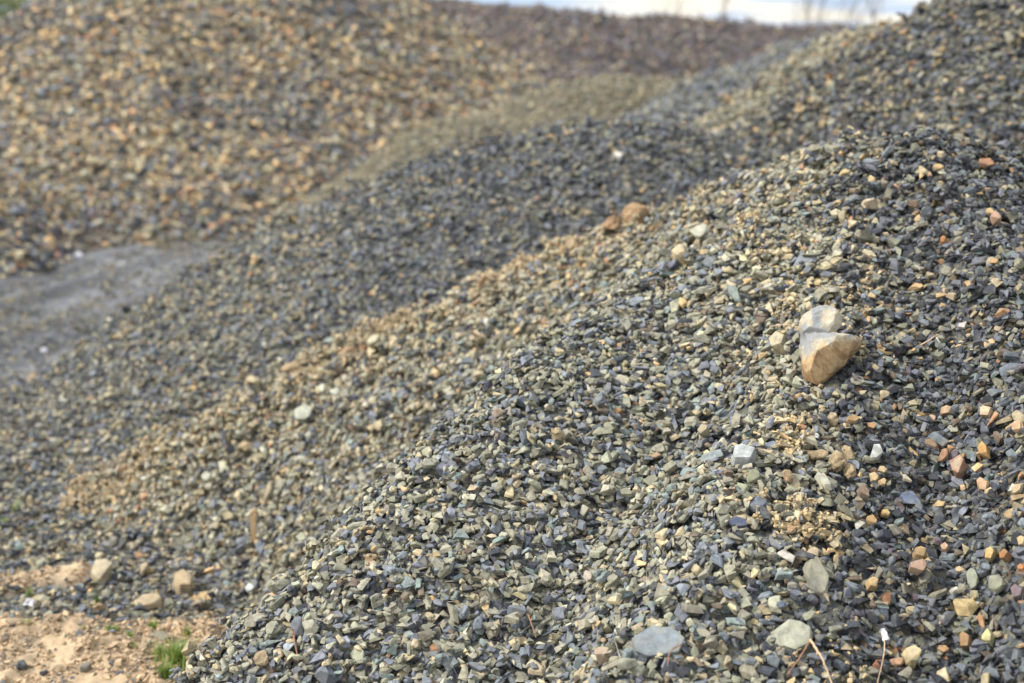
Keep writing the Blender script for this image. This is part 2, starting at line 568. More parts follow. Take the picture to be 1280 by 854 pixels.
def link(name, me, mat, parent=None):
    o = bpy.data.objects.new(name, me); COL.objects.link(o)
    if mat is not None:
        if len(me.materials) == 0: me.materials.append(mat)
    if parent is not None: o.parent = parent
    return o


# px, py, width, height (pixels of the 1280 px photo), colour, turn, kind, label
TAN = (200, 170, 126); OCH = (214, 166, 96); RUST = (176, 116, 70); ORG = (196, 130, 72); PALE = (214, 204, 182); GREY = (150, 152, 152)
SLT = (112, 118, 132); DRK = (84, 88, 98); OLV = (150, 146, 122); CRM = (212, 200, 172); WHT = (206, 201, 192); PNK = (204, 152, 118); PUR = (132, 108, 112)
STONES = [
    (823, 803, 64, 38, (140, 144, 148), -4, 'slab', 'big flat grey slate slab lying alone low on the face, palest edge up'),
    (993, 790, 54, 46, (186, 178, 152), 10, 'slab', 'round pale beige slab with a blue slate chip lying on it'),
    (976, 776, 13, 9, SLT, 15, 'chip', 'tiny blue slate chip lying on top of the round pale slab'),
    (1021, 724, 32, 54, (156, 146, 122), 5, 'slab', 'tall weathered slab with brown edge just above the round pale slab'),
    (930, 577, 30, 22, (190, 188, 184), 0, 'block', 'whitish quartz lump set in dusty chips, with a beige rim'),
    (1027, 613, 16, 26, CRM, 28, 'chip', 'creamy white elongated stone just below the tan soil clods'),
    (1096, 575, 15, 19, WHT, -25, 'chip', 'bright white angular chip on dark gravel beside the tan soil clods'),
    (1022, 569, 30, 12, (190, 156, 112), -8, 'clod', 'flat elongated tan clod, topmost of the clods below the boulder'),
    (1046, 588, 22, 24, (186, 150, 108), 0, 'clod', 'crumbly tan soil clod with holes, biggest of the clods below the boulder'),
    (1060, 574, 14, 20, (204, 170, 122), 15, 'clod', 'smooth pale tan clod standing upright behind the crumbly clod'),
    (1062, 594, 17, 17, (198, 160, 114), 0, 'clod', 'rounded tan clod touching the crumbly clod, nearest the white chip'),
    (974, 439, 25, 20, (202, 178, 140), 8, 'block', 'smooth round tan stone lying beside the boulder'),
    (851, 327, 25, 17, (214, 182, 134), 22, 'block', 'pale peach rounded stone alone on the dusty crest of the grey heap'),
    (1197, 602, 19, 24, (176, 128, 98), -10, 'block', 'rusty ring-shaped stone with a pitted pale centre'),
    (1232, 535, 17, 16, (206, 168, 128), 0, 'block', 'six-sided peach stone high on the dark side of the heap'),
    (1268, 571, 13, 13, (206, 156, 110), 5, 'chip', 'square peach chip at the edge of the frame on dark gravel'),
    (1228, 590, 12, 20, (196, 140, 64), 8, 'block', 'upright golden ochre stone near the rusty ring-shaped stone'),
    (1179, 579, 13, 21, (172, 122, 82), -30, 'chip', 'curved orange-brown sliver above the rusty ring-shaped stone'),
    (1092, 601, 12, 11, (216, 176, 118), 10, 'chip', 'pale gold chip just under the bright white angular chip'),
    (1103, 609, 12, 10, (218, 172, 112), 15, 'chip', 'gold chip, lowest of three gold chips under the white chip'),
    (1103, 594, 11, 9, (208, 172, 118), -15, 'chip', 'beige gold chip, topmost of three gold chips under the white chip'),
    (1137, 622, 26, 17, (112, 118, 140), -20, 'slab', 'long smooth blue slate below the three gold chips'),
    (1107, 642, 12, 9, (216, 172, 96), 0, 'block', 'yellow cube-like stone below the long smooth blue slate'),
    (1175, 631, 17, 9, (210, 168, 104), 12, 'chip', 'tan wedge between the long blue slate and the rusty ring stone'),
    (1066, 538, 20, 11, (180, 138, 82), 0, 'chip', 'knobbly ochre stone shaped like two lumps above the white chip'),
    (1089, 533, 12, 8, (200, 142, 84), -10, 'chip', 'small orange chip next to the two-lumped ochre stone'),
    (1183, 516, 17, 12, (198, 154, 110), 10, 'chip', 'tan stone with a grey chip beneath, among dark slate above the curved sliver'),
    (1163, 527, 13, 9, (206, 160, 122), -5, 'chip', 'pinkish chip among dark slate beside the tan stone'),
    (1041, 525, 17, 16, (206, 174, 130), 0, 'clod', 'round crumb of pale tan soil under the rusty face of the boulder'),
    (1079, 627, 14, 20, (146, 116, 94), 10, 'block', 'reddish-brown block below the rounded tan clod'),
    (1089, 656, 14, 12, (196, 148, 88), 0, 'chip', 'ochre chip below the yellow cube-like stone'),
    (1237, 625, 20, 8, (206, 172, 116), 0, 'chip', 'flat gold flake below the upright golden stone'),
    (1270, 628, 20, 10, (198, 164, 120), 20, 'chip', 'long tan flake by the frame edge below the square peach chip'),
    (1229, 611, 17, 16, (196, 150, 106), 0, 'chip', 'mottled peach stone between the gold flake and the upright golden stone'),
    (1089, 744, 18, 15, (218, 174, 104), 8, 'block', 'bright gold faceted stone on the dark gravel above the white scrap'),
    (1108, 752, 12, 20, (158, 104, 66), -15, 'block', 'rust-brown upright wedge right beside the bright gold faceted stone'),
    (1145, 735, 22, 15, (180, 140, 112), -12, 'block', 'pink-brown striped stone past the rust-brown wedge'),
    (1148, 714, 19, 15, (178, 140, 86), 0, 'block', 'thick ochre slab behind the pink-brown striped stone'),
    (1215, 729, 15, 24, (150, 148, 124), -12, 'slab', 'oval olive-grey pebble standing on edge on the dark side'),
    (1244, 738, 22, 22, (148, 142, 116), 0, 'slab', 'broad round olive stone next to the oval olive pebble'),
    (1238, 699, 13, 15, (214, 166, 88), -20, 'block', 'yellow-gold angular stone above the broad round olive stone'),
    (1255, 713, 15, 13, (178, 116, 56), 0, 'block', 'deep orange-brown stone behind the broad round olive stone'),
    (1275, 724, 12, 9, (206, 128, 56), 10, 'chip', 'vivid orange chip at the frame edge by the orange-brown stone'),
    (1199, 716, 13, 7, (212, 174, 120), -15, 'chip', 'short tan bar lying on blue slate by the oval pebble'),
    (1271, 752, 17, 16, (136, 108, 110), 0, 'block', 'dull purple stone at the frame edge under the vivid orange chip'),
    (1138, 843, 21, 20, (220, 188, 130), 10, 'block', 'pale yellow faceted stone at the bottom edge of the frame'),
    (1121, 840, 21, 12, (206, 150, 108), 8, 'chip', 'pinkish long stone touching the pale yellow faceted one'),
    (1098, 834, 13, 12, (170, 104, 66), 0, 'block', 'reddish-brown stone by the thin stem and the pinkish long stone'),
    (1234, 811, 14, 17, (212, 192, 120), 0, 'block', 'pitted yellow-white stone low on the dark side'),
    (1139, 762, 15, 10, (202, 172, 122), 0, 'chip', 'tan chip resting on grey stones under the striped pink-brown stone'),
    (1181, 688, 12, 11, (206, 158, 114), 0, 'block', 'round peach stone above the thick ochre slab'),
    (1275, 695, 14, 13, (206, 168, 110), 5, 'chip', 'tan square stone at the frame edge above the vivid orange chip'),
    (1206, 810, 16, 18, (170, 126, 76), 0, 'block', 'brown stone beside the pitted yellow-white stone'),
    (1226, 787, 8, 22, (178, 122, 70), 5, 'chip', 'narrow orange sliver standing above the pitted yellow-white stone'),
    (1179, 812, 14, 9, (192, 140, 84), -30, 'chip', 'leaning ochre sliver next to the brown stone'),
    (985, 602, 17, 16, (176, 136, 98), 0, 'clod', 'round rusty crumb of soil among pale dusty chips beside the creamy stone'),
    (962, 554, 25, 8, (128, 134, 146), 18, 'slab', 'long thin blue-grey sliver lying above the quartz lump'),
    (951, 571, 9, 11, (220, 196, 146), 0, 'chip', 'tiny cream bead-like stone beside the quartz lump'),
    (1021, 551, 7, 7, WHT, 0, 'chip', 'tiny white speck of stone above the flat tan clod'),
    (922, 653, 24, 15, (86, 92, 116), -20, 'slab', 'dark navy slate flake among pale chips below the quartz lump'),
    (942, 603, 18, 20, (146, 140, 108), -30, 'slab', 'olive wedge-shaped flake just below the quartz lump'),
    (880, 553, 15, 13, (180, 158, 118), 30, 'block', 'tan blunt stone among grey-green chips uphill of the quartz lump'),
    (1232, 211, 19, 10, (192, 130, 86), -10, 'chip', 'flat orange stone on the crest below the dark heap'),
    (1172, 210, 15, 9, (214, 172, 108), -10, 'chip', 'yellow stone on the crest, close to the flat orange one'),
    (1056, 229, 18, 8, (212, 176, 110), 8, 'chip', 'long gold flake at the shoulder of the heap crest'),
    (1089, 234, 10, 11, (212, 176, 116), 0, 'chip', 'round gold pebble between the long gold flake and the orange flake'),
    (1117, 240, 15, 10, (206, 146, 96), 10, 'chip', 'orange flake below the crest, downhill of the round gold pebble'),
    (1244, 283, 14, 11, (204, 152, 118), 0, 'block', 'round salmon-pink pebble on the upper dark slope'),
    (1237, 268, 11, 9, (212, 170, 104), 0, 'chip', 'gold chip just above the round salmon-pink pebble'),
    (1179, 311, 11, 10, (178, 112, 52), 0, 'block', 'deep rust pebble alone on the upper dark slope'),
    (1043, 274, 12, 10, (212, 192, 150), 0, 'chip', 'pale cream chip in dusty gravel below the long gold flake'),
    (1086, 322, 20, 9, (200, 178, 138), -30, 'chip', 'slanting pale tan flake uphill of the boulder'),
    (1046, 331, 15, 9, (206, 186, 150), 25, 'chip', 'cream flake uphill of the boulder, facing the slanting tan flake'),
    (1159, 270, 16, 15, (78, 80, 86), 0, 'slab', 'dark triangular slate standing upright near the crest'),
    (1141, 261, 13, 11, (122, 90, 66), 0, 'chip', 'dark brown stone beside the dark triangular slate'),
    (1242, 335, 12, 8, (200, 150, 90), 0, 'chip', 'gold-brown chip below the round salmon-pink pebble'),
    (917, 381, 11, 26, (150, 158, 148), 22, 'slab', 'long pale green sliver pointing down the face, uphill of the boulder'),
    (875, 311, 22, 15, (192, 184, 160), 20, 'slab', 'pale flat stone near the peach stone on the dusty crest'),
    (792, 282, 40, 22, (186, 132, 84), 10, 'clod', 'largest orange soil clod, at the highest end of the olive ridge'),
    (765, 290, 22, 20, (160, 106, 64), 0, 'clod', 'dark orange crumbling clod leaning on the largest orange clod'),
    (752, 318, 25, 13, (198, 150, 108), 8, 'clod', 'orange clod below the largest one, flat and cracked'),
    (712, 311, 26, 14, (206, 172, 126), 10, 'clod', 'pale tan clod on the ridge crest downhill of the largest clod'),
    (703, 326, 12, 14, (196, 150, 100), 0, 'clod', 'small clod under the pale tan clod on the ridge'),
    (365, 464, 28, 13, (202, 162, 116), 15, 'clod', 'tan clod at the low end of the ridge crest'),
    (433, 444, 32, 13, (192, 142, 96), 18, 'clod', 'long orange clod half way down the ridge crest'),
    (468, 446, 18, 10, (214, 194, 156), 20, 'block', 'cream stone beside the long orange clod'),
    (380, 526, 24, 18, (196, 190, 166), 25, 'slab', 'broad pale slab on the olive ridge below the tan clod'),
    (402, 490, 10, 11, (218, 208, 178), 0, 'chip', 'small cream stone between the tan clod and the broad pale slab'),
    (412, 429, 13, 7, (176, 184, 168), 0, 'chip', 'pale greenish flake at the foot of the blue-grey mound'),
    (336, 634, 12, 26, (186, 160, 122), -10, 'chip', 'tan upright flake next to the wood splinter'),
    (313, 738, 14, 10, (210, 208, 200), 10, 'chip', 'whitish stone on grey chips at the foot of the spur'),
    (396, 709, 13, 13, (216, 194, 152), 0, 'block', 'cream stone on the edge of the grey spur'),
    (371, 728, 11, 8, (214, 208, 190), 0, 'chip', 'small white chip on the edge of the grey spur'),
    (127, 723, 28, 28, (196, 170, 132), 8, 'block', 'square tan block standing near the dirt patch'),
    (184, 755, 34, 17, (198, 166, 122), 22, 'slab', 'long tan stone lying at the edge of the dirt patch'),
    (230, 736, 26, 26, (196, 162, 116), 30, 'block', 'bulky tan stone between the long tan stone and the ochre one'),
    (252, 746, 28, 15, (206, 164, 104), 25, 'slab', 'slanting ochre stone beside the bulky tan stone'),
    (180, 718, 11, 14, (190, 162, 124), 0, 'block', 'small tan stone behind the long tan stone'),
    (260, 617, 15, 13, (204, 194, 166), 10, 'block', 'pale stone on the olive ridge uphill of the wood splinter'),
    (307, 568, 22, 11, (200, 166, 122), 20, 'clod', 'tan clod on the olive ridge uphill of the pale stone'),
    (125, 772, 17, 10, (176, 140, 100), 0, 'clod', 'brown clod under the square tan block'),
    (27, 838, 16, 11, (92, 92, 94), 10, 'block', 'dark stone half sunk in the sandy dirt'),
    (107, 838, 17, 10, (142, 132, 116), 25, 'block', 'grey-brown stone on the sandy dirt'),
    (327, 830, 20, 20, (190, 158, 120), 0, 'clod', 'tan crumb of soil low on the grey spur'),
    (755, 817, 24, 15, (186, 154, 126), -5, 'block', 'pinkish tan stone beside the big flat grey slate'),
    (757, 788, 12, 14, (172, 156, 118), 30, 'block', 'olive tan stone above the pinkish tan stone'),
    (696, 548, 20, 16, (196, 168, 126), 0, 'clod', 'pale tan clod in the middle of the grey-green face'),
    (820, 577, 16, 8, (190, 150, 112), 0, 'chip', 'flat pinkish flake level with the quartz lump on the grey-green face'),
]
GRASS = [
    (220, 836, 46, 44, 120, 'biggest bright grass tuft, against the foot of the grey spur'),
    (206, 850, 34, 34, 60, 'grass tuft on the dirt at the bottom edge of the frame'),
    (199, 822, 20, 20, 24, 'small tuft on the dirt touching the biggest grass tuft'),
    (234, 799, 22, 14, 18, 'thin tuft climbing the gravel behind the biggest grass tuft'),
    (192, 791, 16, 18, 24, 'low tuft under the long tan stone'),
    (164, 800, 16, 12, 16, 'sparse tuft in the middle of the dirt edge'),
    (140, 791, 16, 18, 40, 'low tuft of yellowish grass under the brown clod'),
    (95, 795, 12, 26, 22, 'faint tuft on the dirt edge far from the stones'),
    (121, 750, 22, 9, 14, 'slim tuft just below the square tan block'),
    (167, 814, 12, 10, 12, 'tiny sprout alone on the sandy dirt'),
    (18, 638, 24, 9, 14, 'bright green sprout on dark gravel, highest of the grass'),
    (4, 656, 22, 12, 16, 'green tuft cut by the frame below the highest sprout'),
    (39, 741, 14, 14, 16, 'tuft at the edge of the narrow sand strip above the white scrap'),
    (25, 718, 10, 12, 12, 'little tuft behind the narrow sand strip'),
    (35, 780, 12, 16, 16, 'little tuft between the white scrap and the dirt'),
]
TREES = [
    (1048, 48, 4.6, .75, 'dense bare tree, fullest crown of those on the skyline', 7),
    (985, 52, 4.8, .35, 'slim bare tree standing beside the dense bare tree', 4),
    (1092, 46, 4.6, .3, 'thin bare tree between the dense tree and the dark heap', 4),
    (890, 56, 4.2, .5, 'bare tree alone over the lowest dip of the rubble bank', 5),
    (838, 60, 4.0, .5, 'faint bare tree over the rubble bank, farthest from the dark heap', 5),
    (1025, 58, 4.4, .5, 'thin bare tree half hidden by the dense bare tree', 5),
]
STONE_AT = {(s[0], s[1]): hit(s[0], s[1], .016) for s in STONES}
STONE_AT['boulder'] = hit(1036, 440, .04)

EXCL = []
for s_ in STONES:
    if s_[2] > 24 or s_[6] == 'clod':
        p_ = STONE_AT[(s_[0], s_[1])]; EXCL.append((p_[0], p_[1], .36 * min(s_[2], s_[3] * 1.3) * np.linalg.norm(p_ - CAM) / F))
p_ = STONE_AT['boulder']
EXCL += [(p_[0], p_[1], .05), (p_[0] - .02, p_[1] - .05, .03), (p_[0] + .02, p_[1] - .03, .03), (p_[0] - .01, p_[1] + .06, .04)]
EXECN = 0

HEAP_LABEL = {
    'near': ('large heap of grey slate chippings with the two-tone boulder lying on its face', 'near'),
    'tongue': ('low olive ridge of chippings with orange soil clods along its crest', ''),
    'mid': ('blue-grey gravel mound beside the track, behind the ridge with orange clods', ''),
    'right': ('dark grey gravel heap rising out of the frame at the upper right corner', ''),
    'olive': ('olive gravel bank below the bare trees, between pale blue-grey bank and dark heap', ''),
    'blue': ('pale blue-grey gravel bank running down toward the low tan mound', ''),
    'tan': ('low smooth tan mound of fine gravel at the end of the track', ''),
    'brown': ('tall heap of coarse brown and orange rubble on the far side of the track', ''),
    'far': ('long purple-brown rubble bank under the sky, farthest of all the heaps', ''),
}
LAYERS = {'near': 3, 'tongue': 3, 'mid': 2, 'right': 2, 'olive': 2, 'blue': 2, 'tan': 2, 'brown': 2, 'far': 2}
RAST = {}; CORES = {}
m_near = stone_material('near_stone', 75, .8, .6, .3, .6, 1.38, .0014)
m_far = stone_material('far_stone', 25, .86, .3, .25)
m_coarse = stone_material('coarse_stone', 14, .88, .4, .2, dist=.006)


def core_mesh(h):
    i, j = np.where(HSTK[1 + KEYS.index(h.key)] > -.12)
    i0, i1, j0, j1 = i.min(), i.max(), j.min(), j.max()
    st = 1 if h.key in ('near', 'tongue', 'mid') else 2
    X = GXX[i0:i1 + 1:st, j0:j1 + 1:st]; Y = GYY[i0:i1 + 1:st, j0:j1 + 1:st]
    Z = HSTK[1 + KEYS.index(h.key)][i0:i1 + 1:st, j0:j1 + 1:st]
    Z = np.maximum(Z - h.size * .3, -.10)
    nx, ny = X.shape
    V = np.stack([X, Y, Z], -1).reshape(-1, 3)
    a = (np.arange(nx - 1)[:, None] * ny + np.arange(ny - 1)[None]).ravel()
    Q = np.stack([a, a + ny, a + ny + 1, a + 1], 1)
    keep = (Z.reshape(-1)[Q] > -.099).any(1)
    Q = Q[keep]
    used = np.unique(Q); mp = np.zeros(len(V), int); mp[used] = np.arange(len(used))
    return mesh_from(V[used], mp[Q], 'core')


total = 0
for n, h in enumerate(HEAPS):
    st, ra = scatter(h, n + 1, LAYERS[h.key], 6.5 if h.key == 'near' else 5.0, 2 if h.key in ('near',) else 1)
    RAST[h.key] = ra
    cols = heap_cols(h.key, st[0], st[1], st[2])
    total += len(st[0])
    hi = h.key in ('near',)
    mt = m_near if h.key in ('near', 'tongue') else (m_coarse if h.key in ('brown', 'far') else m_far)
    pc = cols[rng.integers(0, len(cols), 24)] * .55   # fines darkened to paint deeper shade into the gaps between stones
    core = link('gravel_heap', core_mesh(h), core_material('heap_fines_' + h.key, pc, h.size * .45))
    CORES[h.key] = core
    tag(core, HEAP_LABEL[h.key][0], 'gravel heap', 'gravel heaps around the yard')
    g = link('gravel', stones_mesh(st, cols, 'gravel', hi), mt, core)
    tag(g, kind='stuff')
    print(h.key, len(st[0]), round(time.time() - T0, 1))


def sprinkle(key, n, dens, bx, size, c):
    X = rng.uniform(bx[0], bx[2], n * 12); Y = rng.uniform(bx[1], bx[3], n * 12)
    ok = rng.random(len(X)) < dens(X, Y); i, j = gi(X, Y); ok &= HID[i, j] == KEYS.index(key) + 1
    X, Y = X[ok][:n], Y[ok][:n]; m = len(X)
    S = size * np.exp(rng.normal(0, .45, m)); T = rng.choice([k for k in range(len(TEMPL)) if k % 10 >= 8], m)
    R = frames(rng.normal(size=(m, 3)), rng.random(m) * 6.283)
    Z = np.full(m, np.nan)
    for k in range(m):
        r = RAST[key].settle(X[k], Y[k], S[k], T[k], R[k], q=.75)
        if r: Z[k] = r[0]
    g = ~np.isnan(Z)
    c = lin(c) * np.exp(rng.normal(0, .16, (m, 1)))
    me = stones_mesh((X[g], Y[g], Z[g], S[g], T[g], R[g]), np.clip(c[g], 0, .9), 'soil_crumbs', False)
    tag(link('soil_crumbs', me, m_far, CORES[key]), kind='stuff')
    print('soil', key, m)


sprinkle('near', 8000, lambda X, Y: .8 * spine(X, Y) * sstep(.42, .60, fbm(X * 7 + 3, Y * 7, 3)), (.2, 2.3, 1.3, 4.5), .0085, (172, 152, 116))
sprinkle('tongue', 11000, lambda X, Y: sstep(.30, .05, crest_d(X, Y, 'tongue') + .25 * (fbm(X * 3, Y * 3, 2) - .5)) * sstep(.36, .58, fbm(X * 4 + 3, Y * 4, 3)) * sstep(.8, .4, X), (-1.8, 4.4, .9, 5.9), .010, (174, 154, 122))
# loose gravel on the flat ground
def dirt_mask(X, Y):
    px, py = project(np.stack([X, Y, np.zeros_like(X)], -1))
    e = (fbm(X * 5, Y * 5, 3) - .5) * 90
    m = sstep(772, 800, py + e - .02 * px) * sstep(330, 250, px + e)
    s = sstep(14, 4, np.abs(py - (733 - .14 * px) + e * .25)) * sstep(130, 95, px + e * .5)
    return np.maximum(m, s)


def dirt_z(X, Y):
    cl = fbm(X * 9, Y * 9, 4); cl2 = fbm(X * 26 + 4, Y * 26, 3)
    return .006 + .06 * np.abs(cl - .5) * 1.6 + .05 * np.abs(cl2 - .5)


def ground_extra(X, Y):
    d, o = road_frame(X, Y)
    o = o + .18 * (fbm(Y * .35, o * .2, 3) - .5) * 1.2
    rut = np.clip(sum(np.exp(-((o - c) / .2) ** 2) for c in (-1.5, -.95, -.3, .3, .95, 1.5)), 0, 1)
    p = .20 + .75 * (1 - rut) * sstep(.3, .55, fbm(X * .9 + 4, Y * .5, 3)) + .8 * sstep(7.6, 6.7, Y + 1.2 * (fbm(X * 1.5, Y * 1.5, 3) - .5) - .25 * (X + 3)) + .4 * sstep(1.2, 1.9, d + .8 * (fbm(X * 2, Y * 2, 2) - .5))
    return (dirt_mask(X, Y) < .35) & ((d > 1.9) | (rng.random(X.shape) < p))


class G: size = .03
st, ra = scatter(G, 0, 2, 5.0, 1, extra=lambda X, Y: ground_extra(X, Y) & (Y < 16))
RAST['ground'] = ra
st[3] *= np.where((road_dist(st[0], st[1]) < 1.6) & (st[1] > 7.2), .75, 1.0)
cols = pick(W['ground'] * np.ones((len(st[0]), 1)))
g = link('gravel', stones_mesh(st, cols, 'gravel', False), m_far)
tag(g, 'loose grey gravel strewn over the flat ground between dirt and heaps', 'gravel', kind='stuff')
print('ground', len(st[0]), round(time.time() - T0, 1))


class Crumb: size = .013


st, ra = scatter(Crumb, 0, 1, 5.0, 1, extra=lambda X, Y: (dirt_mask(X, Y) > .3) & (Y < 6) & (fbm(X * 6, Y * 6 + 3, 3) + .5 * (rng.random(X.shape) - .5) > .37))
st[3] *= np.where(rng.random(len(st[0])) < .07, 2.6, 1.0)
cols = lin((184, 158, 126)) * .86 * np.exp(rng.normal(0, .2, (len(st[0]), 1)))
gcol = rng.random(len(st[0])) < .17
cols[gcol] = pick(W['ground'] * np.ones((int(gcol.sum()), 1)))
st[2] += dirt_z(st[0], st[1]) * dirt_mask(st[0], st[1]) + .004
g = link('sand_crumbs', stones_mesh(st, np.clip(cols, 0, .9), 'sand_crumbs', False), m_far)
tag(g, 'sandy crumbs and grit littering the dirt patch', 'dirt', kind='stuff')

# ------------------------------------------------------------------ ground sheet, track
def axis(lo, hi, f0, f1, fine, mid0, mid1, mids):
    a = [np.arange(f0, f1, fine)]
    a.append(np.arange(mid0, f0, mids)); a.append(np.arange(f1, mid1, mids))
    o = []
    v = mid1; s = mids
    while v < hi: o.append(v); s *= 1.5; v += s
    o.append(hi); v = mid0; s = mids
    while v > lo: s *= 1.5; v -= s; o.append(max(v, lo))
    a.append(np.array(o)); return np.unique(np.round(np.concatenate(a), 4))


ax = axis(-700, 700, -2.3, -.3, .014, -11, 11, .15); ay = axis(-300, 1500, 3.1, 5.2, .014, -2, 36, .2)
X, Y = np.meshgrid(ax, ay, indexing='ij')
dm = dirt_mask(X, Y) * ((Y > 2) & (Y < 9))
Z = np.where(np.hypot(X, Y - 15) < 40, ground_h(X, Y, .09), 0)
Z = Z + dm * dirt_z(X, Y) - (1 - dm) * .006
V = np.stack([X, Y, Z], -1).reshape(-1, 3)
nx, ny = X.shape
a = (np.arange(nx - 1)[:, None] * ny + np.arange(ny - 1)[None]).ravel()
cg = np.ones((len(V), 4))
sand = lin((186, 162, 130)) * .9; base = lin((98, 94, 86))
k = dm.reshape(-1, 1)
v_ = (.55 + .9 * fbm(X * 7 + 9, Y * 7, 5)).reshape(-1, 1)
cg[:, :3] = (base * (1 - k) + sand * k) * v_
me = mesh_from(V, np.stack([a, a + ny, a + ny + 1, a + 1], 1), 'ground', cg)
me.shade_smooth()
m_gr = stone_material('ground_earth', 40, .92, .7, .15, .7, 1.25, .006)
tag(link('ground', me, m_gr), kind='structure')

# track: a strip along ROAD with two pairs of ruts
def smooth_line(P, n):
    P = np.asarray(P); t = np.linspace(0, len(P) - 1, n); out = []
    for q in t:
        i = min(int(q), len(P) - 2); f = q - i
        p0, p1, p2, p3 = P[max(i - 1, 0)], P[i], P[i + 1], P[min(i + 2, len(P) - 1)]
        out.append(.5 * (2 * p1 + (p2 - p0) * f + (2 * p0 - 5 * p1 + 4 * p2 - p3) * f ** 2 + (3 * p1 - p0 - 3 * p2 + p3) * f ** 3))
    return np.array(out)


RL = smooth_line(ROAD, 700)
tn = np.gradient(RL, axis=0); tn /= np.linalg.norm(tn, axis=1)[:, None]
nr = np.stack([tn[:, 1], -tn[:, 0]], 1)
off = np.linspace(-2.15, 2.15, 120)
P = RL[:, None] + nr[:, None] * off[None, :, None]
arc = np.concatenate([[0], np.cumsum(np.linalg.norm(np.diff(RL, axis=0), axis=1))])
OO = np.broadcast_to(off[None], P.shape[:2]); AA = np.broadcast_to(arc[:, None], P.shape[:2])
wob = OO + .18 * (fbm(AA * .35, OO * .2, 3) - .5)
rut = sum(np.exp(-((wob - c) / w) ** 2) for c, w in ((-1.5, .2), (-.95, .17), (-.35, .12), (.3, .16), (.95, .16), (1.5, .18)))
edge = sstep(2.15, 1.7, np.abs(OO + .3 * (fbm(AA * 1.3, OO, 3) - .5)))
Z = -.02 + .030 * edge - .045 * rut * edge + .04 * (fbm(AA * 1.5, OO * 4, 4) - .5) * edge + .03 * (fbm(AA * 9, OO * 9, 3) - .5)
V = np.concatenate([P, Z[..., None]], -1).reshape(-1, 3)
cr = np.ones((len(V), 4))
pale = lin((128, 129, 130)); darkc = lin((76, 77, 81))
streak = sstep(.35, .65, fbm(AA * .5 + 3, wob * 5, 4))
kk = np.clip(rut * .75 + .35 * streak, 0, 1)
cr[:, :3] = ((darkc + (pale - darkc) * kk[..., None]) * (.5 + .6 * fbm(AA * 9, OO * 9, 4) + .4 * sstep(.35, .65, fbm(AA * .7, wob * 9 + 4, 3)))[..., None]).reshape(-1, 3)
nx, ny = P.shape[:2]
a = (np.arange(nx - 1)[:, None] * ny + np.arange(ny - 1)[None]).ravel()
me = mesh_from(V, np.stack([a, a + 1, a + ny + 1, a + ny], 1), 'track', cr); me.shade_smooth()
tag(link('track', me, stone_material('track_dust', 45, .93, .8, .15, .65, 1.3, .01)), kind='structure')

# ------------------------------------------------------------------ single stones one can tell apart
def surf_normal(x, y, e=.06):
    a = float(Hbase(np.array(x + e), np.array(y)) - Hbase(np.array(x - e), np.array(y))) / (2 * e)
    b = float(Hbase(np.array(x), np.array(y + e)) - Hbase(np.array(x), np.array(y - e))) / (2 * e)
    n = np.array([-a, -b, 1.0]); return n / np.linalg.norm(n)


def hull_bm(pts):
    bm = bmesh.new()
    for p in pts: bm.verts.new(p)
    r = bmesh.ops.convex_hull(bm, input=bm.verts)
    bad = {g for g in r['geom_interior'] + r['geom_unused'] if isinstance(g, bmesh.types.BMVert)}
    bmesh.ops.delete(bm, geom=list(bad), context='VERTS')
    bmesh.ops.dissolve_limit(bm, angle_limit=.06, verts=bm.verts, edges=bm.edges)
    bmesh.ops.recalc_face_normals(bm, faces=bm.faces); bm.normal_update()
    return bm


def planes(bm):
    return (np.array([f.normal[:] for f in bm.faces]), np.array([f.normal.dot(f.calc_center_median()) for f in bm.faces]))


def rough_mesh(bm, size, cuts, amp, name, colfn, sharp=32, bev=.05):
    """bevel, subdivide and roughen a hull into a weathered stone"""
    bmesh.ops.bevel(bm, geom=list(bm.edges), offset=bev * size, segments=2, affect='EDGES', profile=.6)
    bmesh.ops.triangulate(bm, faces=bm.faces)
    if cuts: bmesh.ops.subdivide_edges(bm, edges=bm.edges, cuts=cuts, use_grid_fill=True)
    bmesh.ops.triangulate(bm, faces=bm.faces)
    bm.normal_update(); bm.verts.index_update()
    V = np.array([v.co[:] for v in bm.verts]); Nn = np.array([v.normal[:] for v in bm.verts])
    Fc = np.array([[q.index for q in f.verts] for f in bm.faces]); bm.free()
    o = rng.random(3) * 50
    s = 3.2 / size
    nzv = (fbm(V[:, 0] * s + o[0], V[:, 1] * s + V[:, 2] * s * .7 + o[1], 4) - .5) + (fbm(V[:, 2] * s + o[2], V[:, 0] * s * .6 - V[:, 1] * s, 4) - .5)
    V = V + Nn * (amp * size * nzv)[:, None]
    C = np.ones((len(V), 4)); C[:, :3] = colfn(V, Nn)
    me = mesh_from(V, Fc, name, C)
    me.shade_smooth(); me.set_sharp_from_angle(angle=math.radians(sharp))
    return me


def screen_frame(px, py, P, lean, ang):
    """axes of a stone lying at P: z between the slope's normal and the eye, x turned by ang from level"""
    n = surf_normal(P[0], P[1]); v = CAM - P; v = v / np.linalg.norm(v)
    z = n * (1 - lean) + v * lean; z /= np.linalg.norm(z)
    x = np.array([1.0, 0, 0]); x -= z * (x @ z); x /= np.linalg.norm(x); y = np.cross(z, x)
    a = math.radians(ang)
    x2 = x * math.cos(a) + y * math.sin(a)
    return np.stack([x2, np.cross(z, x2), z], 1), float(z @ v)


def ground_key(x, y):
    i, j = gi(np.array(x), np.array(y)); k = int(HID[i, j])
    return 'ground' if k == 0 else KEYS[k - 1]


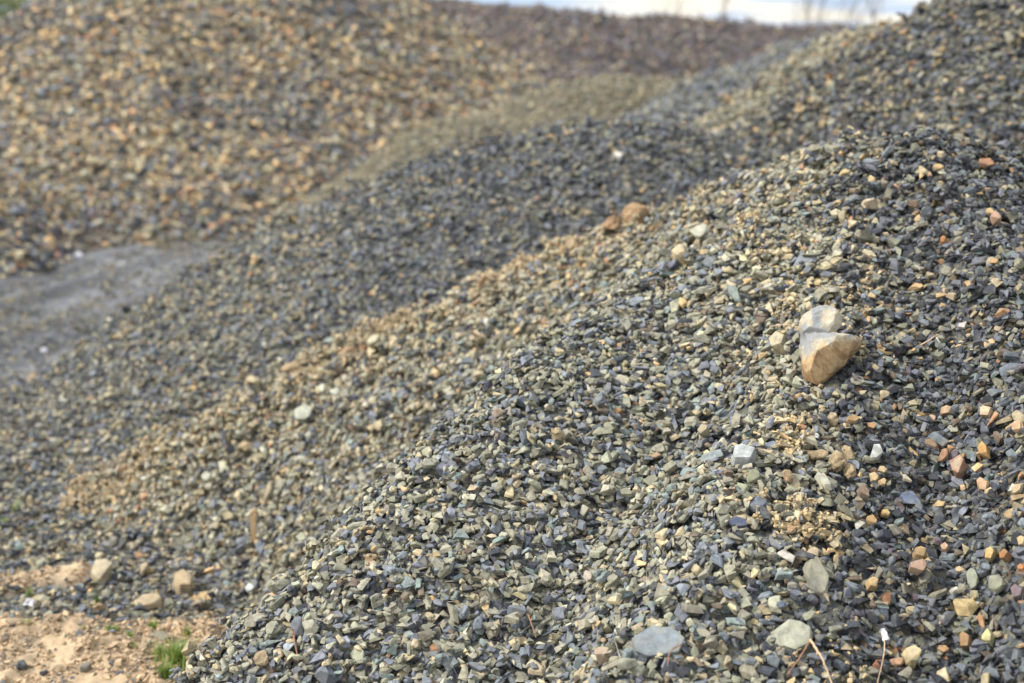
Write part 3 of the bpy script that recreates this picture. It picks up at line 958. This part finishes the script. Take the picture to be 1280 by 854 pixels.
def place(me_fn, pts, P, R, q, name, mat):
    bm = hull_bm(pts); N, D = planes(bm)
    T = dict(N=N, D=D, R=float(np.linalg.norm(pts, axis=1).max()))
    r = RAST[ground_key(P[0], P[1])].settle(P[0], P[1], 1.0, T, R, q=q)
    z = r[0] if r else float(Hbase(np.array(P[0]), np.array(P[1]))) + .01
    if P[1] < 6: z += float(dirt_mask(np.array([P[0]]), np.array([P[1]]))[0] * dirt_z(np.array([P[0]]), np.array([P[1]]))[0])
    o = link(name, me_fn(bm), mat)
    M = Matrix([[*R[0], P[0]], [*R[1], P[1]], [*R[2], z], [0, 0, 0, 1]])
    o.matrix_world = M
    return o


m_rock = stone_material('rock', 70, .85, .6, .25, .7, 1.25, .0015)
m_clod = stone_material('soil', 80, .95, 1.0, .05, .6, 1.3, .004)
HEAPGRP = {'near': 'odd stones on the large grey heap', 'tongue': 'odd stones on the olive ridge', 'ground': 'stones on the dirt patch', 'mid': 'odd stones on the blue-grey mound'}
for (px, py, w, h, c, ang, kind, label) in STONES:
    P = STONE_AT[(px, py)]
    dist = np.linalg.norm(P - CAM)
    R, cs = screen_frame(px, py, P, .35, ang)
    m = dist / F
    W2, H2 = w * m / 2, h * m / 2 / max(.62, cs)
    th = {'chip': .42, 'block': .8, 'clod': .7, 'slab': .3}[kind] * min(W2, H2) * 1.15
    n = {'chip': 5, 'block': 5, 'clod': 11, 'slab': 7}[kind]
    pts = []
    for s in (-1, 1):
        kk = rng.uniform(.74, .95) if s > 0 else 1.0
        for t in range(n):
            a = (t + rng.uniform(-.32, .32)) * 2 * math.pi / n
            rr = rng.uniform(.82, 1.16) * kk
            pts.append((math.cos(a) * rr * W2, math.sin(a) * rr * H2, s * th * rng.uniform(.75, 1.05)))
    if kind == 'clod':
        c = tuple(.5 * np.array(c) + .5 * np.array((196, 164, 122)))
        p = rng.normal(size=(26, 3)); p /= np.linalg.norm(p, axis=1)[:, None]
        pts = list(p * np.array([W2, H2, th]) * rng.uniform(.85, 1.1, (26, 1)))
    pts = np.array(pts); size = 2 * max(W2, H2)
    base = lin(c); l_ = base @ np.array([.2126, .7152, .0722]); base = (l_ + (base - l_) * .8) * .74 * np.array([.95, 1.02, 1.0])

    def colfn(V, N_, base=base, size=size, kind=kind, ring='ring-shaped stone with' in label, W2=W2, H2=H2):
        f = fbm(V[:, 0] * 4 / size + base[0] * 99, V[:, 1] * 4 / size + V[:, 2] * 3 / size, 3)
        col = base * (.72 + .56 * f)[:, None]
        g = sstep(.55, .72, fbm(V[:, 1] * 3 / size + 7 + base[1] * 77, V[:, 2] * 5 / size + V[:, 0] * 2 / size, 3))[:, None] * .5
        if ring:
            rr = np.hypot(V[:, 0] / W2, V[:, 1] / H2) + .5 * (fbm(V[:, 0] * 9 / size, V[:, 1] * 9 / size, 3) - .5)
            k = sstep(.62, .42, rr)[:, None]; col = col * (1 - k) + np.array([.36, .28, .19]) * k * (.6 + .8 * f[:, None]); g = g * 0
        return np.clip(col * (1 - g) + np.array([.16, .15, .14]) * g, 0, .9) if kind != 'clod' else np.clip(col, 0, .9)
    big = w > 22
    cuts = 3 if big or 'ring-shaped stone with' in label else 1
    amp = .10 if kind == 'clod' else .035
    o = place(lambda bm: rough_mesh(bm, size, cuts if kind != 'clod' else 2, amp * (2.0 if kind == 'clod' else 1), kind, colfn, sharp=24, bev=.03 if kind == 'clod' else .018),
              pts, P, R, (.72 if kind == 'clod' else .68) if big else .88, 'soil_clod' if kind == 'clod' else 'stone', m_clod if kind == 'clod' else m_rock)
    gk = ground_key(P[0], P[1])
    tag(o, label, 'soil clod' if kind == 'clod' else 'stone', HEAPGRP.get(gk) if kind != 'clod' else 'clods of orange and tan soil')

# the two-tone boulder: a pale lump grown onto a pale-topped block with a rusty broken face
P = STONE_AT['boulder']
R, cs = screen_frame(1036, 440, P, .55, 0)
m_boulder = stone_material('boulder_stone', 90, .88, .7, .2, .85, 1.15, .0012)
mm = np.linalg.norm(P - CAM) / F
tn_b = math.sqrt(max(0, 1 - cs * cs)) / cs
S = mm * 160 / 854           # zoom pixels of the study crop to metres


def bp(x, y, z): return ((x - 405) * S * 1.07, (470 - y) * S / cs - z * S * tn_b, z * S)


blk = [bp(228, 415, -60), bp(240, 400, 70), bp(225, 690, 20), bp(232, 660, -110), bp(330, 728, 0), bp(480, 615, -20), bp(605, 465, 5), bp(590, 520, -120), bp(585, 395, 55), bp(470, 400, 130), bp(300, 520, 150),
       bp(430, 440, 165), bp(265, 640, 90), bp(335, 690, 60), bp(545, 500, 60), bp(330, 728, -120)]
top = [bp(205, 400, -40), bp(222, 330, 40), bp(258, 262, 66), bp(318, 224, 40), bp(372, 203, 30), bp(462, 210, 30), bp(512, 258, 20), bp(522, 340, 20), bp(505, 400, 60), bp(300, 300, 100), bp(455, 285, 78), bp(255, 420, 100), bp(300, 440, 120), bp(430, 395, 100),
       bp(260, 262, -90), bp(505, 262, -90), bp(380, 190, -90)]


def boulder_mesh(bm_):
    bm_.free()
    tmp = []
    for pts, seed in ((blk, 1), (top, 2)):
        b = hull_bm(pts)
        bmesh.ops.bevel(b, geom=list(b.edges), offset=.0014, segments=1, affect='EDGES', profile=.6)
        bmesh.ops.triangulate(b, faces=b.faces)
        m_ = bpy.data.meshes.new('boulder_tmp'); b.to_mesh(m_); b.free(); tmp.append(m_)
    b = bmesh.new()
    for m_ in tmp: b.from_mesh(m_)
    m_ = bpy.data.meshes.new('boulder_tmp'); b.to_mesh(m_); b.free()
    o_ = bpy.data.objects.new('boulder_tmp', m_); COL.objects.link(o_)
    md = o_.modifiers.new('r', 'REMESH'); md.mode = 'VOXEL'; md.voxel_size = .0017
    dg = bpy.context.evaluated_depsgraph_get(); dg.update()
    ev = o_.evaluated_get(dg); me_ = ev.to_mesh()
    me_.calc_loop_triangles()
    n = len(me_.vertices); V = np.empty(n * 3, np.float32); me_.vertices.foreach_get('co', V); V = V.reshape(-1, 3).astype(float)
    Nn = np.empty(n * 3, np.float32); me_.vertices.foreach_get('normal', Nn); Nn = Nn.reshape(-1, 3)
    t = np.empty(len(me_.loop_triangles) * 3, np.int32); me_.loop_triangles.foreach_get('vertices', t); t = t.reshape(-1, 3)
    ev.to_mesh_clear(); bpy.data.objects.remove(o_)
    for q in tmp + [m_]: bpy.data.meshes.remove(q)
    X, Y, Z = V[:, 0] / S / 1.07 + 405, 470 - (V[:, 1] + V[:, 2] * tn_b) * cs / S, V[:, 2] / S
    d = (fbm(X / 60 + Z / 70, Y / 60 + Z / 50, 5) - .5) * 22 + np.abs(fbm(X / 90 + 4, Y / 70 + Z / 80, 3) - .5) * -44 + (fbm(X / 17 + 9, Y / 17 + Z / 15, 3) - .5) * 5
    pit = np.exp(-(((X - 385) / 48) ** 2 + ((Y - 290) / 34) ** 2)) * 34          # hollow in the upper lump
    V = V + Nn * ((d * .75 - pit * (Z > 0)) * S)[:, None]
    rg = np.random.default_rng(21)
    for part_ in (Y > 395, Y <= 395):                       # fracture faces: corners knocked off by flat breaks
        for q_ in range(16):
            n_ = rg.normal(size=3); n_[2] = abs(n_[2]) * .8; n_ /= np.linalg.norm(n_)
            sup = V @ n_; top_ = sup[part_].max() - rg.uniform(.003, .012)
            V = V - n_[None] * (np.maximum(0, sup - top_) * part_ * .9)[:, None]
    C = np.ones((n, 4))
    grey = lin((176, 170, 156)); blue = lin((148, 149, 147)); cream = lin((190, 174, 142)); rust = lin((186, 156, 116)); brown = lin((152, 122, 86))
    f1 = fbm(X / 70, Y / 70, 4); f2 = fbm(X / 38 + 5 + Z / 45, Y / 38 + Z / 40, 4)
    k = sstep(.42, .6, f1)[:, None]
    pale = blue * (1 - k) + (grey * .5 + cream * .5) * k
    edge = 455 - (X - 420) * .10 + (X < 330) * (330 - X) * .75 + (f2 - .5) * 90
    r = sstep(-12, 26, Y - edge)[:, None]
    kk = sstep(.4, .65, f2)[:, None]
    rusty = rust * (1 - kk) + brown * kk
    band = np.exp(-((Y - edge + 5) / 26) ** 2)[:, None] * .6
    col = pale * (1 - r) + rusty * r
    col = col * (1 - band) + cream * band
    C[:, :3] = np.clip(col * .8 * (.8 + .4 * fbm(X / 12, Y / 12 + Z / 9, 3))[:, None], 0, .9)
    me2 = mesh_from(V, t, 'boulder', C); me2.shade_smooth(); me2.set_sharp_from_angle(angle=math.radians(50))
    return me2


o = place(boulder_mesh, np.array(blk + top), P, R, .86, 'boulder', m_boulder)
tag(o, 'two-tone boulder, pale lump on top and rusty ochre face below, largest rock on the heap', 'boulder')

# pale round slab with a slate chip lying on it is in STONES; the chip:
def simple_mat(name, c, rough=.7, spec=.3, sub=0.0, var=.25, scale=40):
    m, nt, bs = new_mat(name); L = nt.links.new
    tc = node(nt, 'ShaderNodeTexCoord'); n = node(nt, 'ShaderNodeTexNoise'); n.inputs['Scale'].default_value = scale; n.inputs['Detail'].default_value = 4
    L(tc.outputs['Object'], n.inputs['Vector'])
    mr = node(nt, 'ShaderNodeMapRange'); mr.inputs['From Min'].default_value = .3; mr.inputs['From Max'].default_value = .7
    mr.inputs['To Min'].default_value = 1 - var; mr.inputs['To Max'].default_value = 1 + var
    L(n.outputs['Fac'], mr.inputs['Value'])
    v = node(nt, 'ShaderNodeVectorMath', operation='SCALE'); v.inputs[0].default_value = c[:3]; L(mr.outputs[0], v.inputs['Scale'])
    L(v.outputs[0], bs.inputs['Base Color']); bs.inputs['Roughness'].default_value = rough; bs.inputs['Specular IOR Level'].default_value = spec
    return m


def tube(path, rad, seg=6):
    path = np.asarray(path, float); n = len(path)
    rad = np.broadcast_to(np.asarray(rad, float), (n,))
    t = np.gradient(path, axis=0); t /= np.linalg.norm(t, axis=1)[:, None] + 1e-12
    ref = np.array([0, 0, 1.0]) if abs(t[0, 2]) < .9 else np.array([1.0, 0, 0])
    a = np.cross(t, ref); a /= np.linalg.norm(a, axis=1)[:, None] + 1e-12; b = np.cross(t, a)
    th = np.arange(seg) * 2 * math.pi / seg
    V = path[:, None] + rad[:, None, None] * (np.cos(th)[None, :, None] * a[:, None] + np.sin(th)[None, :, None] * b[:, None])
    V = V.reshape(-1, 3); Q = []
    for i in range(n - 1):
        for j in range(seg):
            Q.append((i * seg + j, i * seg + (j + 1) % seg, (i + 1) * seg + (j + 1) % seg, (i + 1) * seg + j))
    return V, np.array(Q)


def join(parts):
    V, Q, b = [], [], 0
    for v, q in parts:
        V.append(v); Q.append(q + b); b += len(v)
    return np.concatenate(V), np.concatenate(Q)


def pt(px, py, lift=.0):
    return hit(px, py, .045) + np.array([0, 0, lift])


def stalk(pix, r, label, mat, lifts):
    ps = []
    for (px, py), lf in zip(pix, lifts): ps.append(pt(px, py, lf))
    ps = np.array(ps); d0 = ps[:, 1]
    P_ = smooth_line(ps, 28)
    P_ = P_ + rng.normal(0, r * .25, P_.shape)
    v, q = tube(P_, r * np.linspace(1.1, .6, len(P_)), 7)
    me = mesh_from(v, q, 'dry_stalk'); me.shade_smooth()
    return tag(link('dry_stalk', me, mat), label, 'dry stalk', 'dry stalks lying on the gravel')


m_straw = simple_mat('straw', lin((188, 160, 128)), .7, .2, scale=120)
m_red = simple_mat('reddish_twig', lin((140, 104, 82)), .7, .2, scale=120)
stalk([(1012, 812), (1020, 826), (1029, 840), (1042, 862)], .0026, 'pale bent straw stalk leaning below the round pale slab', m_straw, (.02, .022, .02, .0))
stalk([(1012, 812), (1003, 824), (995, 834), (984, 846)], .0016, 'thin brown twig touching the top of the pale straw stalk', m_red, (.02, .012, .008, .004))
stalk([(1105, 806), (1105, 822), (1102, 838), (1096, 858)], .0011, 'hair-thin pale stem hanging below the white scrap', m_straw, (.012, .014, .012, .004))
stalk([(366, 804), (369, 814), (373, 826)], .0022, 'short pinkish twig standing on the spur of the grey heap', m_red, (.03, .018, .0))
stalk([(660, 775), (664, 786), (670, 797)], .0018, 'short pink twig among grey chips, not far from the flat grey slate', m_red, (.012, .014, .0))
stalk([(852, 812), (838, 822), (834, 836)], .0014, 'thin reddish rootlet curling beside the flat grey slate', m_red, (.01, .012, .004))
stalk([(1150, 436), (1160, 432), (1172, 424)], .0018, 'yellow straw bit lying on dark chips beyond the boulder', m_straw, (.008, .012, .012))
stalk([(962, 418), (982, 421), (1002, 420)], .0012, 'thin straw stalk touching the pale side of the boulder', m_straw, (.02, .03, .02))

# wood splinter standing upright in the slope
p0 = pt(317, 672); p1 = pt(317, 672) + np.array([.003, -.01, .105])
vv = []
for k, t in enumerate(np.linspace(0, 1, 7)):
    c = p0 * (1 - t) + p1 * t - np.array([0, 0, .012]) * (1 - t)
    hw = (.0085 + .0025 * t) * (1 + rng.normal(0, .05)); hd = .005
    for sx, sy in ((-1, -1), (1, -1), (1, 1), (-1, 1)):
        vv.append(c + np.array([sx * hw, sy * hd, (.008 * sx + rng.normal(0, .003)) if k == 6 else 0]))
qq = [(i * 4 + j, i * 4 + (j + 1) % 4, i * 4 + 4 + (j + 1) % 4, i * 4 + 4 + j) for i in range(6) for j in range(4)] + [(24, 25, 26, 27)]
me = mesh_from(np.array(vv), np.array(qq), 'wood_splinter')
tag(link('wood_splinter', me, simple_mat('raw_wood', lin((190, 160, 120)), .8, .2, scale=60)), 'upright splinter of pale wood stuck into the olive ridge', 'wood splinter')

# scraps of white plastic: crumpled sheets with real thickness
def scrap(px, py, w, h, label, c=(232, 228, 230), lift=.008):
    P = pt(px, py, lift); m = np.linalg.norm(P - CAM) / F
    R, cs = screen_frame(px, py, P, .6, rng.uniform(-20, 20))
    n = 7; g = np.linspace(-.5, .5, n)
    A, B = np.meshgrid(g, g, indexing='ij')
    taper = 1 - .55 * (B + .5) * rng.uniform(.3, 1)
    Zc = (fbm(A * 3 + rng.random() * 30, B * 3, 2) - .5) * .9
    L_ = np.stack([A * w * m * taper, B * h * m / max(.6, cs), Zc * min(w, h) * m], -1).reshape(-1, 3)
    up = L_ @ R.T; dn = (L_ - np.array([0, 0, .0012])) @ R.T
    V = np.concatenate([up, dn]); N1 = n * n
    Q = []
    for i in range(n - 1):
        for j in range(n - 1):
            a = i * n + j
            Q.append((a, a + n, a + n + 1, a + 1)); Q.append((a + N1, a + 1 + N1, a + n + 1 + N1, a + n + N1))
    rim = [(i, 0) for i in range(n)] + [(n - 1, j) for j in range(1, n)] + [(i, n - 1) for i in range(n - 2, -1, -1)] + [(0, j) for j in range(n - 2, 0, -1)]
    ids = [i * n + j for i, j in rim]
    for a, b in zip(ids, ids[1:] + ids[:1]): Q.append((b, a, a + N1, b + N1))
    me = mesh_from(V, np.array(Q), 'plastic_scrap')
    o = link('plastic_scrap', me, m_plastic); o.location = P
    return tag(o, label, 'plastic scrap', 'scraps of white plastic')


m_plastic = simple_mat('white_plastic', lin((205, 203, 206)), .45, .4, var=.08)
scrap(1105, 798, 9, 14, 'tiny crumpled white scrap at the top of a hair-thin stem')
scrap(37, 756, 12, 9, 'white plastic scrap on dark gravel next to the dirt patch')
scrap(55, 439, 8, 6, 'white scrap on the edge of the pale track')
scrap(98, 319, 9, 6, 'white scrap at the foot of the tall brown heap')

# ------------------------------------------------------------------ grass
def grass(px, py, hpx, wpx, n, label):
    P = hit(px, py, .012); P[2] += float(dirt_mask(P[0:1], P[1:2])[0] * dirt_z(P[0:1], P[1:2])[0]) - .01; m = np.linalg.norm(P - CAM) / F
    V, Q, C = [], [], []; b = 0
    n = max(n, 14)
    for k in range(n):
        a = rng.random() * 6.283; rr = abs(rng.normal(0, .5)) * wpx * m * .5
        base = np.array([math.cos(a) * rr, math.sin(a) * rr * .8, -.004])
        hh = hpx * m * rng.uniform(.45, 1.05); ld = rng.random() * 6.283; ln = rng.uniform(.15, .75) * hh
        w0 = rng.uniform(.0016, .0034); side = np.array([-math.sin(ld), math.cos(ld), 0]) * w0
        f = rng.random()
        c = lin((98, 130, 46)) * (1 - f) + lin((132, 152, 70)) * f
        if rng.random() < .1: c = lin((182, 170, 100))
        for t in (0, .35, .7, 1.0):
            ctr = base + np.array([math.cos(ld), math.sin(ld), 0]) * ln * t ** 1.8 + np.array([0, 0, hh * (t - .22 * t ** 3)])
            ww = (1 - t ** 2 * .92)
            V += [ctr - side * ww, ctr + np.array([0, 0, .0006]) , ctr + side * ww]; C += [c] * 3
        for s in range(3):
            o_ = b + s * 3
            Q += [(o_, o_ + 1, o_ + 4, o_ + 3), (o_ + 1, o_ + 2, o_ + 5, o_ + 4)]
        b += 12
    cc = np.ones((len(V), 4)); cc[:, :3] = np.array(C)
    me = mesh_from(np.array(V), np.array(Q), 'grass_tuft', cc); me.shade_smooth()
    o = link('grass_tuft', me, m_grass); o.location = P
    return tag(o, label, 'grass tuft', 'grass tufts sprouting from the dirt')


m_grass, nt_, bs_ = new_mat('grass')
an = node(nt_, 'ShaderNodeAttribute', attribute_name='tint'); nt_.links.new(an.outputs['Color'], bs_.inputs['Base Color'])
bs_.inputs['Roughness'].default_value = .5
tr = node(nt_, 'ShaderNodeBsdfTranslucent'); nt_.links.new(an.outputs['Color'], tr.inputs['Color'])
ms = node(nt_, 'ShaderNodeMixShader'); ms.inputs[0].default_value = .35
nt_.links.new(bs_.outputs[0], ms.inputs[1]); nt_.links.new(tr.outputs[0], ms.inputs[2]); nt_.links.new(ms.outputs[0], nt_.nodes['Material Output'].inputs[0])
for g in GRASS: grass(*g)

# ------------------------------------------------------------------ trees and wall behind
m_bark = simple_mat('bark', (.10, .075, .06), .9, .1, var=.3, scale=12)


def bare_tree(px, Y, hgt, spread, label, dense=5):
    base = at(px, 60, Y); base[2] = 0
    trunk, twigs = [], []

    def grow(p, d, ln, r, lev):
        n = 5; P_ = [p]
        for k in range(n):
            d = d + rng.normal(0, .09 + .03 * lev, 3); d[2] += .05; d /= np.linalg.norm(d); p = p + d * ln / n; P_.append(p)
        P_ = np.array(P_); (trunk if lev == 0 else twigs).append(tube(P_, np.linspace(r, r * .55, n + 1), 5 if lev < 2 else 3))
        if lev >= 3: return
        for k in range(dense if lev else dense + 4):
            t = rng.uniform(.15, 1.0); q = P_[min(n, int(t * n))]
            a = rng.random() * 6.283
            nd = d * .75 + np.array([math.cos(a), math.sin(a), .25]) * spread
            grow(q, nd / np.linalg.norm(nd), ln * rng.uniform(.35, .55), r * .45, lev + 1)
    grow(np.zeros(3), np.array([rng.normal(0, .03), 0, 1.0]), hgt, hgt * .006, 0)
    v, q = join(trunk); o = link('bare_tree', mesh_from(v, q, 'bare_tree'), None); o.data.shade_smooth(); o.location = base
    o.data.materials.append(m_bark)
    # trunk as the thing's own mesh, branches as its part
    v, q = join(twigs); c = link('branches', mesh_from(v, q, 'branches'), m_bark, o); c.data.shade_smooth()
    tag(o, label, 'tree', 'bare trees beyond the rubble bank')


for t in TREES: bare_tree(*t)


def leafy_tree(px, Y, hgt, rad, label, c):
    base = at(px, 60, Y); base[2] = 0
    v, q = tube([(0, 0, 0), (.05, 0, hgt * .3), (-.05, .05, hgt * .6), (0, 0, hgt * .9)], [.16, .13, .09, .03], 8)
    parts = [(v, q)]
    for k in range(12):
        a = rng.random() * 6.28; z = hgt * rng.uniform(.25, .8)
        parts.append(tube([(0, 0, z), (math.cos(a) * rad * .4, math.sin(a) * rad * .4, z + rad * .25), (math.cos(a) * rad * .8, math.sin(a) * rad * .8, z + rad * .4)], [.05, .035, .012], 5))
    v, q = join(parts)
    root = bpy.data.objects.new('leafy_tree', None); COL.objects.link(root); root.location = base
    me = mesh_from(v, q, 'trunk'); me.shade_smooth(); link('trunk', me, m_bark, root)
    n = 5200
    cl = rng.normal(size=(60, 3)) * np.array([rad * .5, rad * .5, hgt * .23]) + np.array([0, 0, hgt * .55])
    ctr = cl[rng.integers(0, 60, n)] + rng.normal(size=(n, 3)) * rad * .16
    ctr[:, 2] = np.clip(ctr[:, 2], .25, None)
    a = rng.normal(size=(n, 3)); a /= np.linalg.norm(a, axis=1)[:, None]; b_ = np.cross(a, rng.normal(size=(n, 3))); b_ /= np.linalg.norm(b_, axis=1)[:, None]
    s = rng.uniform(.05, .10, n)[:, None]
    V = np.stack([ctr - a * s, ctr + b_ * s * .5, ctr + a * s, ctr - b_ * s * .5], 1).reshape(-1, 3)
    Q = np.arange(n * 4).reshape(-1, 4)
    cc = np.ones((n * 4, 4)); f = rng.random((n, 1)); cc[:, :3] = np.repeat(lin(c) * (.7 + .6 * f), 4, 0)
    me = mesh_from(V, Q, 'crown', cc); link('crown', me, m_grass, root)
    tag(root, label, 'tree', 'leafy trees behind the brown heap')


leafy_tree(-8, 44, 4.6, 1.5, 'bushy green tree cut by the frame, behind the low wall', (124, 136, 82))
leafy_tree(22, 47, 3.6, 1.0, 'thinner yellow-green tree between the brown heap and the bushy one', (150, 156, 104))
# low wall with a coping, seen past the shoulder of the brown heap
P = at(-60, 34, 39); zt = at(0, 24, 39)[2]
def box(x0, y0, z0, x1, y1, z1):
    v = np.array([(x, y, z) for z in (z0, z1) for y in (y0, y1) for x in (x0, x1)], float)
    return v, np.array([(0, 2, 3, 1), (4, 5, 7, 6), (0, 1, 5, 4), (2, 6, 7, 3), (0, 4, 6, 2), (1, 3, 7, 5)])
wl = bpy.data.objects.new('boundary_wall', None); COL.objects.link(wl); wl.location = (-19, 39, 0)
m_wall = simple_mat('weathered_render', lin((150, 140, 118)), .9, .1, scale=3); m_cope = simple_mat('pink_coping', lin((198, 166, 142)), .9, .1, scale=5)
v, q = box(-14, 0, -.1, 7.5, .25, zt - .17); link('wall_body', mesh_from(v, q, 'wall_body'), m_wall, wl)
v, q = box(-14.05, -.05, zt - .168, 7.55, .3, zt); link('coping', mesh_from(v, q, 'coping'), m_cope, wl)
tag(wl, 'low weathered wall with pinkish coping in front of the green trees', 'wall')
print('things', round(time.time() - T0, 1))


# ------------------------------------------------------------------ light and sky
SUN = Vector((-.72, -.22, .66)).normalized()
w = bpy.data.worlds.new('World'); scene.world = w; w.use_nodes = True
nt = w.node_tree; L = nt.links.new
bg = nt.nodes['Background']
sky = node(nt, 'ShaderNodeTexSky', sky_type='NISHITA'); sky.sun_disc = False
sky.sun_elevation = math.asin(SUN.z); sky.sun_rotation = math.atan2(SUN.x, SUN.y)
sky.air_density = 1.0; sky.dust_density = 1.5; sky.ozone_density = 1.5
tc = node(nt, 'ShaderNodeTexCoord')
mp = node(nt, 'ShaderNodeMapping'); mp.inputs['Scale'].default_value = (3, 3, 26); mp.inputs['Location'].default_value = (.4, .2, .35)
L(tc.outputs['Generated'], mp.inputs['Vector'])
nz = node(nt, 'ShaderNodeTexNoise'); nz.inputs['Scale'].default_value = 2.2; nz.inputs['Detail'].default_value = 5; nz.inputs['Roughness'].default_value = .5
L(mp.outputs[0], nz.inputs['Vector'])
mr = node(nt, 'ShaderNodeMapRange'); mr.inputs['From Min'].default_value = .44; mr.inputs['From Max'].default_value = .56; mr.inputs['To Min'].default_value = 0; mr.inputs['To Max'].default_value = 1
L(nz.outputs['Fac'], mr.inputs['Value'])
veil = node(nt, 'ShaderNodeMix', data_type='RGBA')      # cream cloud banks over a thin high veil
L(mr.outputs[0], veil.inputs['Factor']); veil.inputs[6].default_value = (3.7, 4.7, 6.3, 1); veil.inputs[7].default_value = (7.4, 6.9, 6.0, 1)
mx = node(nt, 'ShaderNodeMix', data_type='RGBA'); mx.inputs['Factor'].default_value = .82
L(sky.outputs[0], mx.inputs[6]); L(veil.outputs[2], mx.inputs[7])
sx = node(nt, 'ShaderNodeSeparateXYZ'); L(tc.outputs['Generated'], sx.inputs[0])      # a hazy sky is brighter overhead
el = node(nt, 'ShaderNodeMapRange'); el.inputs['From Min'].default_value = 0; el.inputs['From Max'].default_value = .8; el.inputs['To Min'].default_value = .82; el.inputs['To Max'].default_value = 1.5
L(sx.outputs['Z'], el.inputs['Value'])
sc_ = node(nt, 'ShaderNodeVectorMath', operation='SCALE'); L(mx.outputs[2], sc_.inputs[0]); L(el.outputs[0], sc_.inputs['Scale'])
L(sc_.outputs[0], bg.inputs['Color']); bg.inputs['Strength'].default_value = .078

sl = bpy.data.lights.new('sun', 'SUN'); sl.energy = 1.8; sl.angle = math.radians(11); sl.color = (1, .965, .92)
so = bpy.data.objects.new('sun', sl); COL.objects.link(so)
so.rotation_euler = SUN.to_track_quat('Z', 'Y').to_euler(); so.location = (-6, -4, 12)

cd = bpy.data.cameras.new('camera'); co = bpy.data.objects.new('camera', cd); COL.objects.link(co)
co.location = CAM; co.rotation_euler = (math.radians(90) - PITCH, 0, 0)
cd.sensor_width = 36; cd.lens = 36 * F / 1280; cd.clip_end = 3000; cd.clip_start = .05
cd.dof.use_dof = True; cd.dof.focus_distance = 3.05; cd.dof.aperture_fstop = 2.5; cd.dof.aperture_blades = 9
scene.camera = co
vs = scene.view_settings
vs.view_transform = 'Standard'; vs.look = 'None'; vs.gamma = 1; vs.exposure = 1.44; vs.use_curve_mapping = False
scene.render.engine = 'CYCLES'
scene.cycles.use_denoising = True
scene.cycles.max_bounces = 4; scene.cycles.diffuse_bounces = 3
print('done', total, round(time.time() - T0, 1))
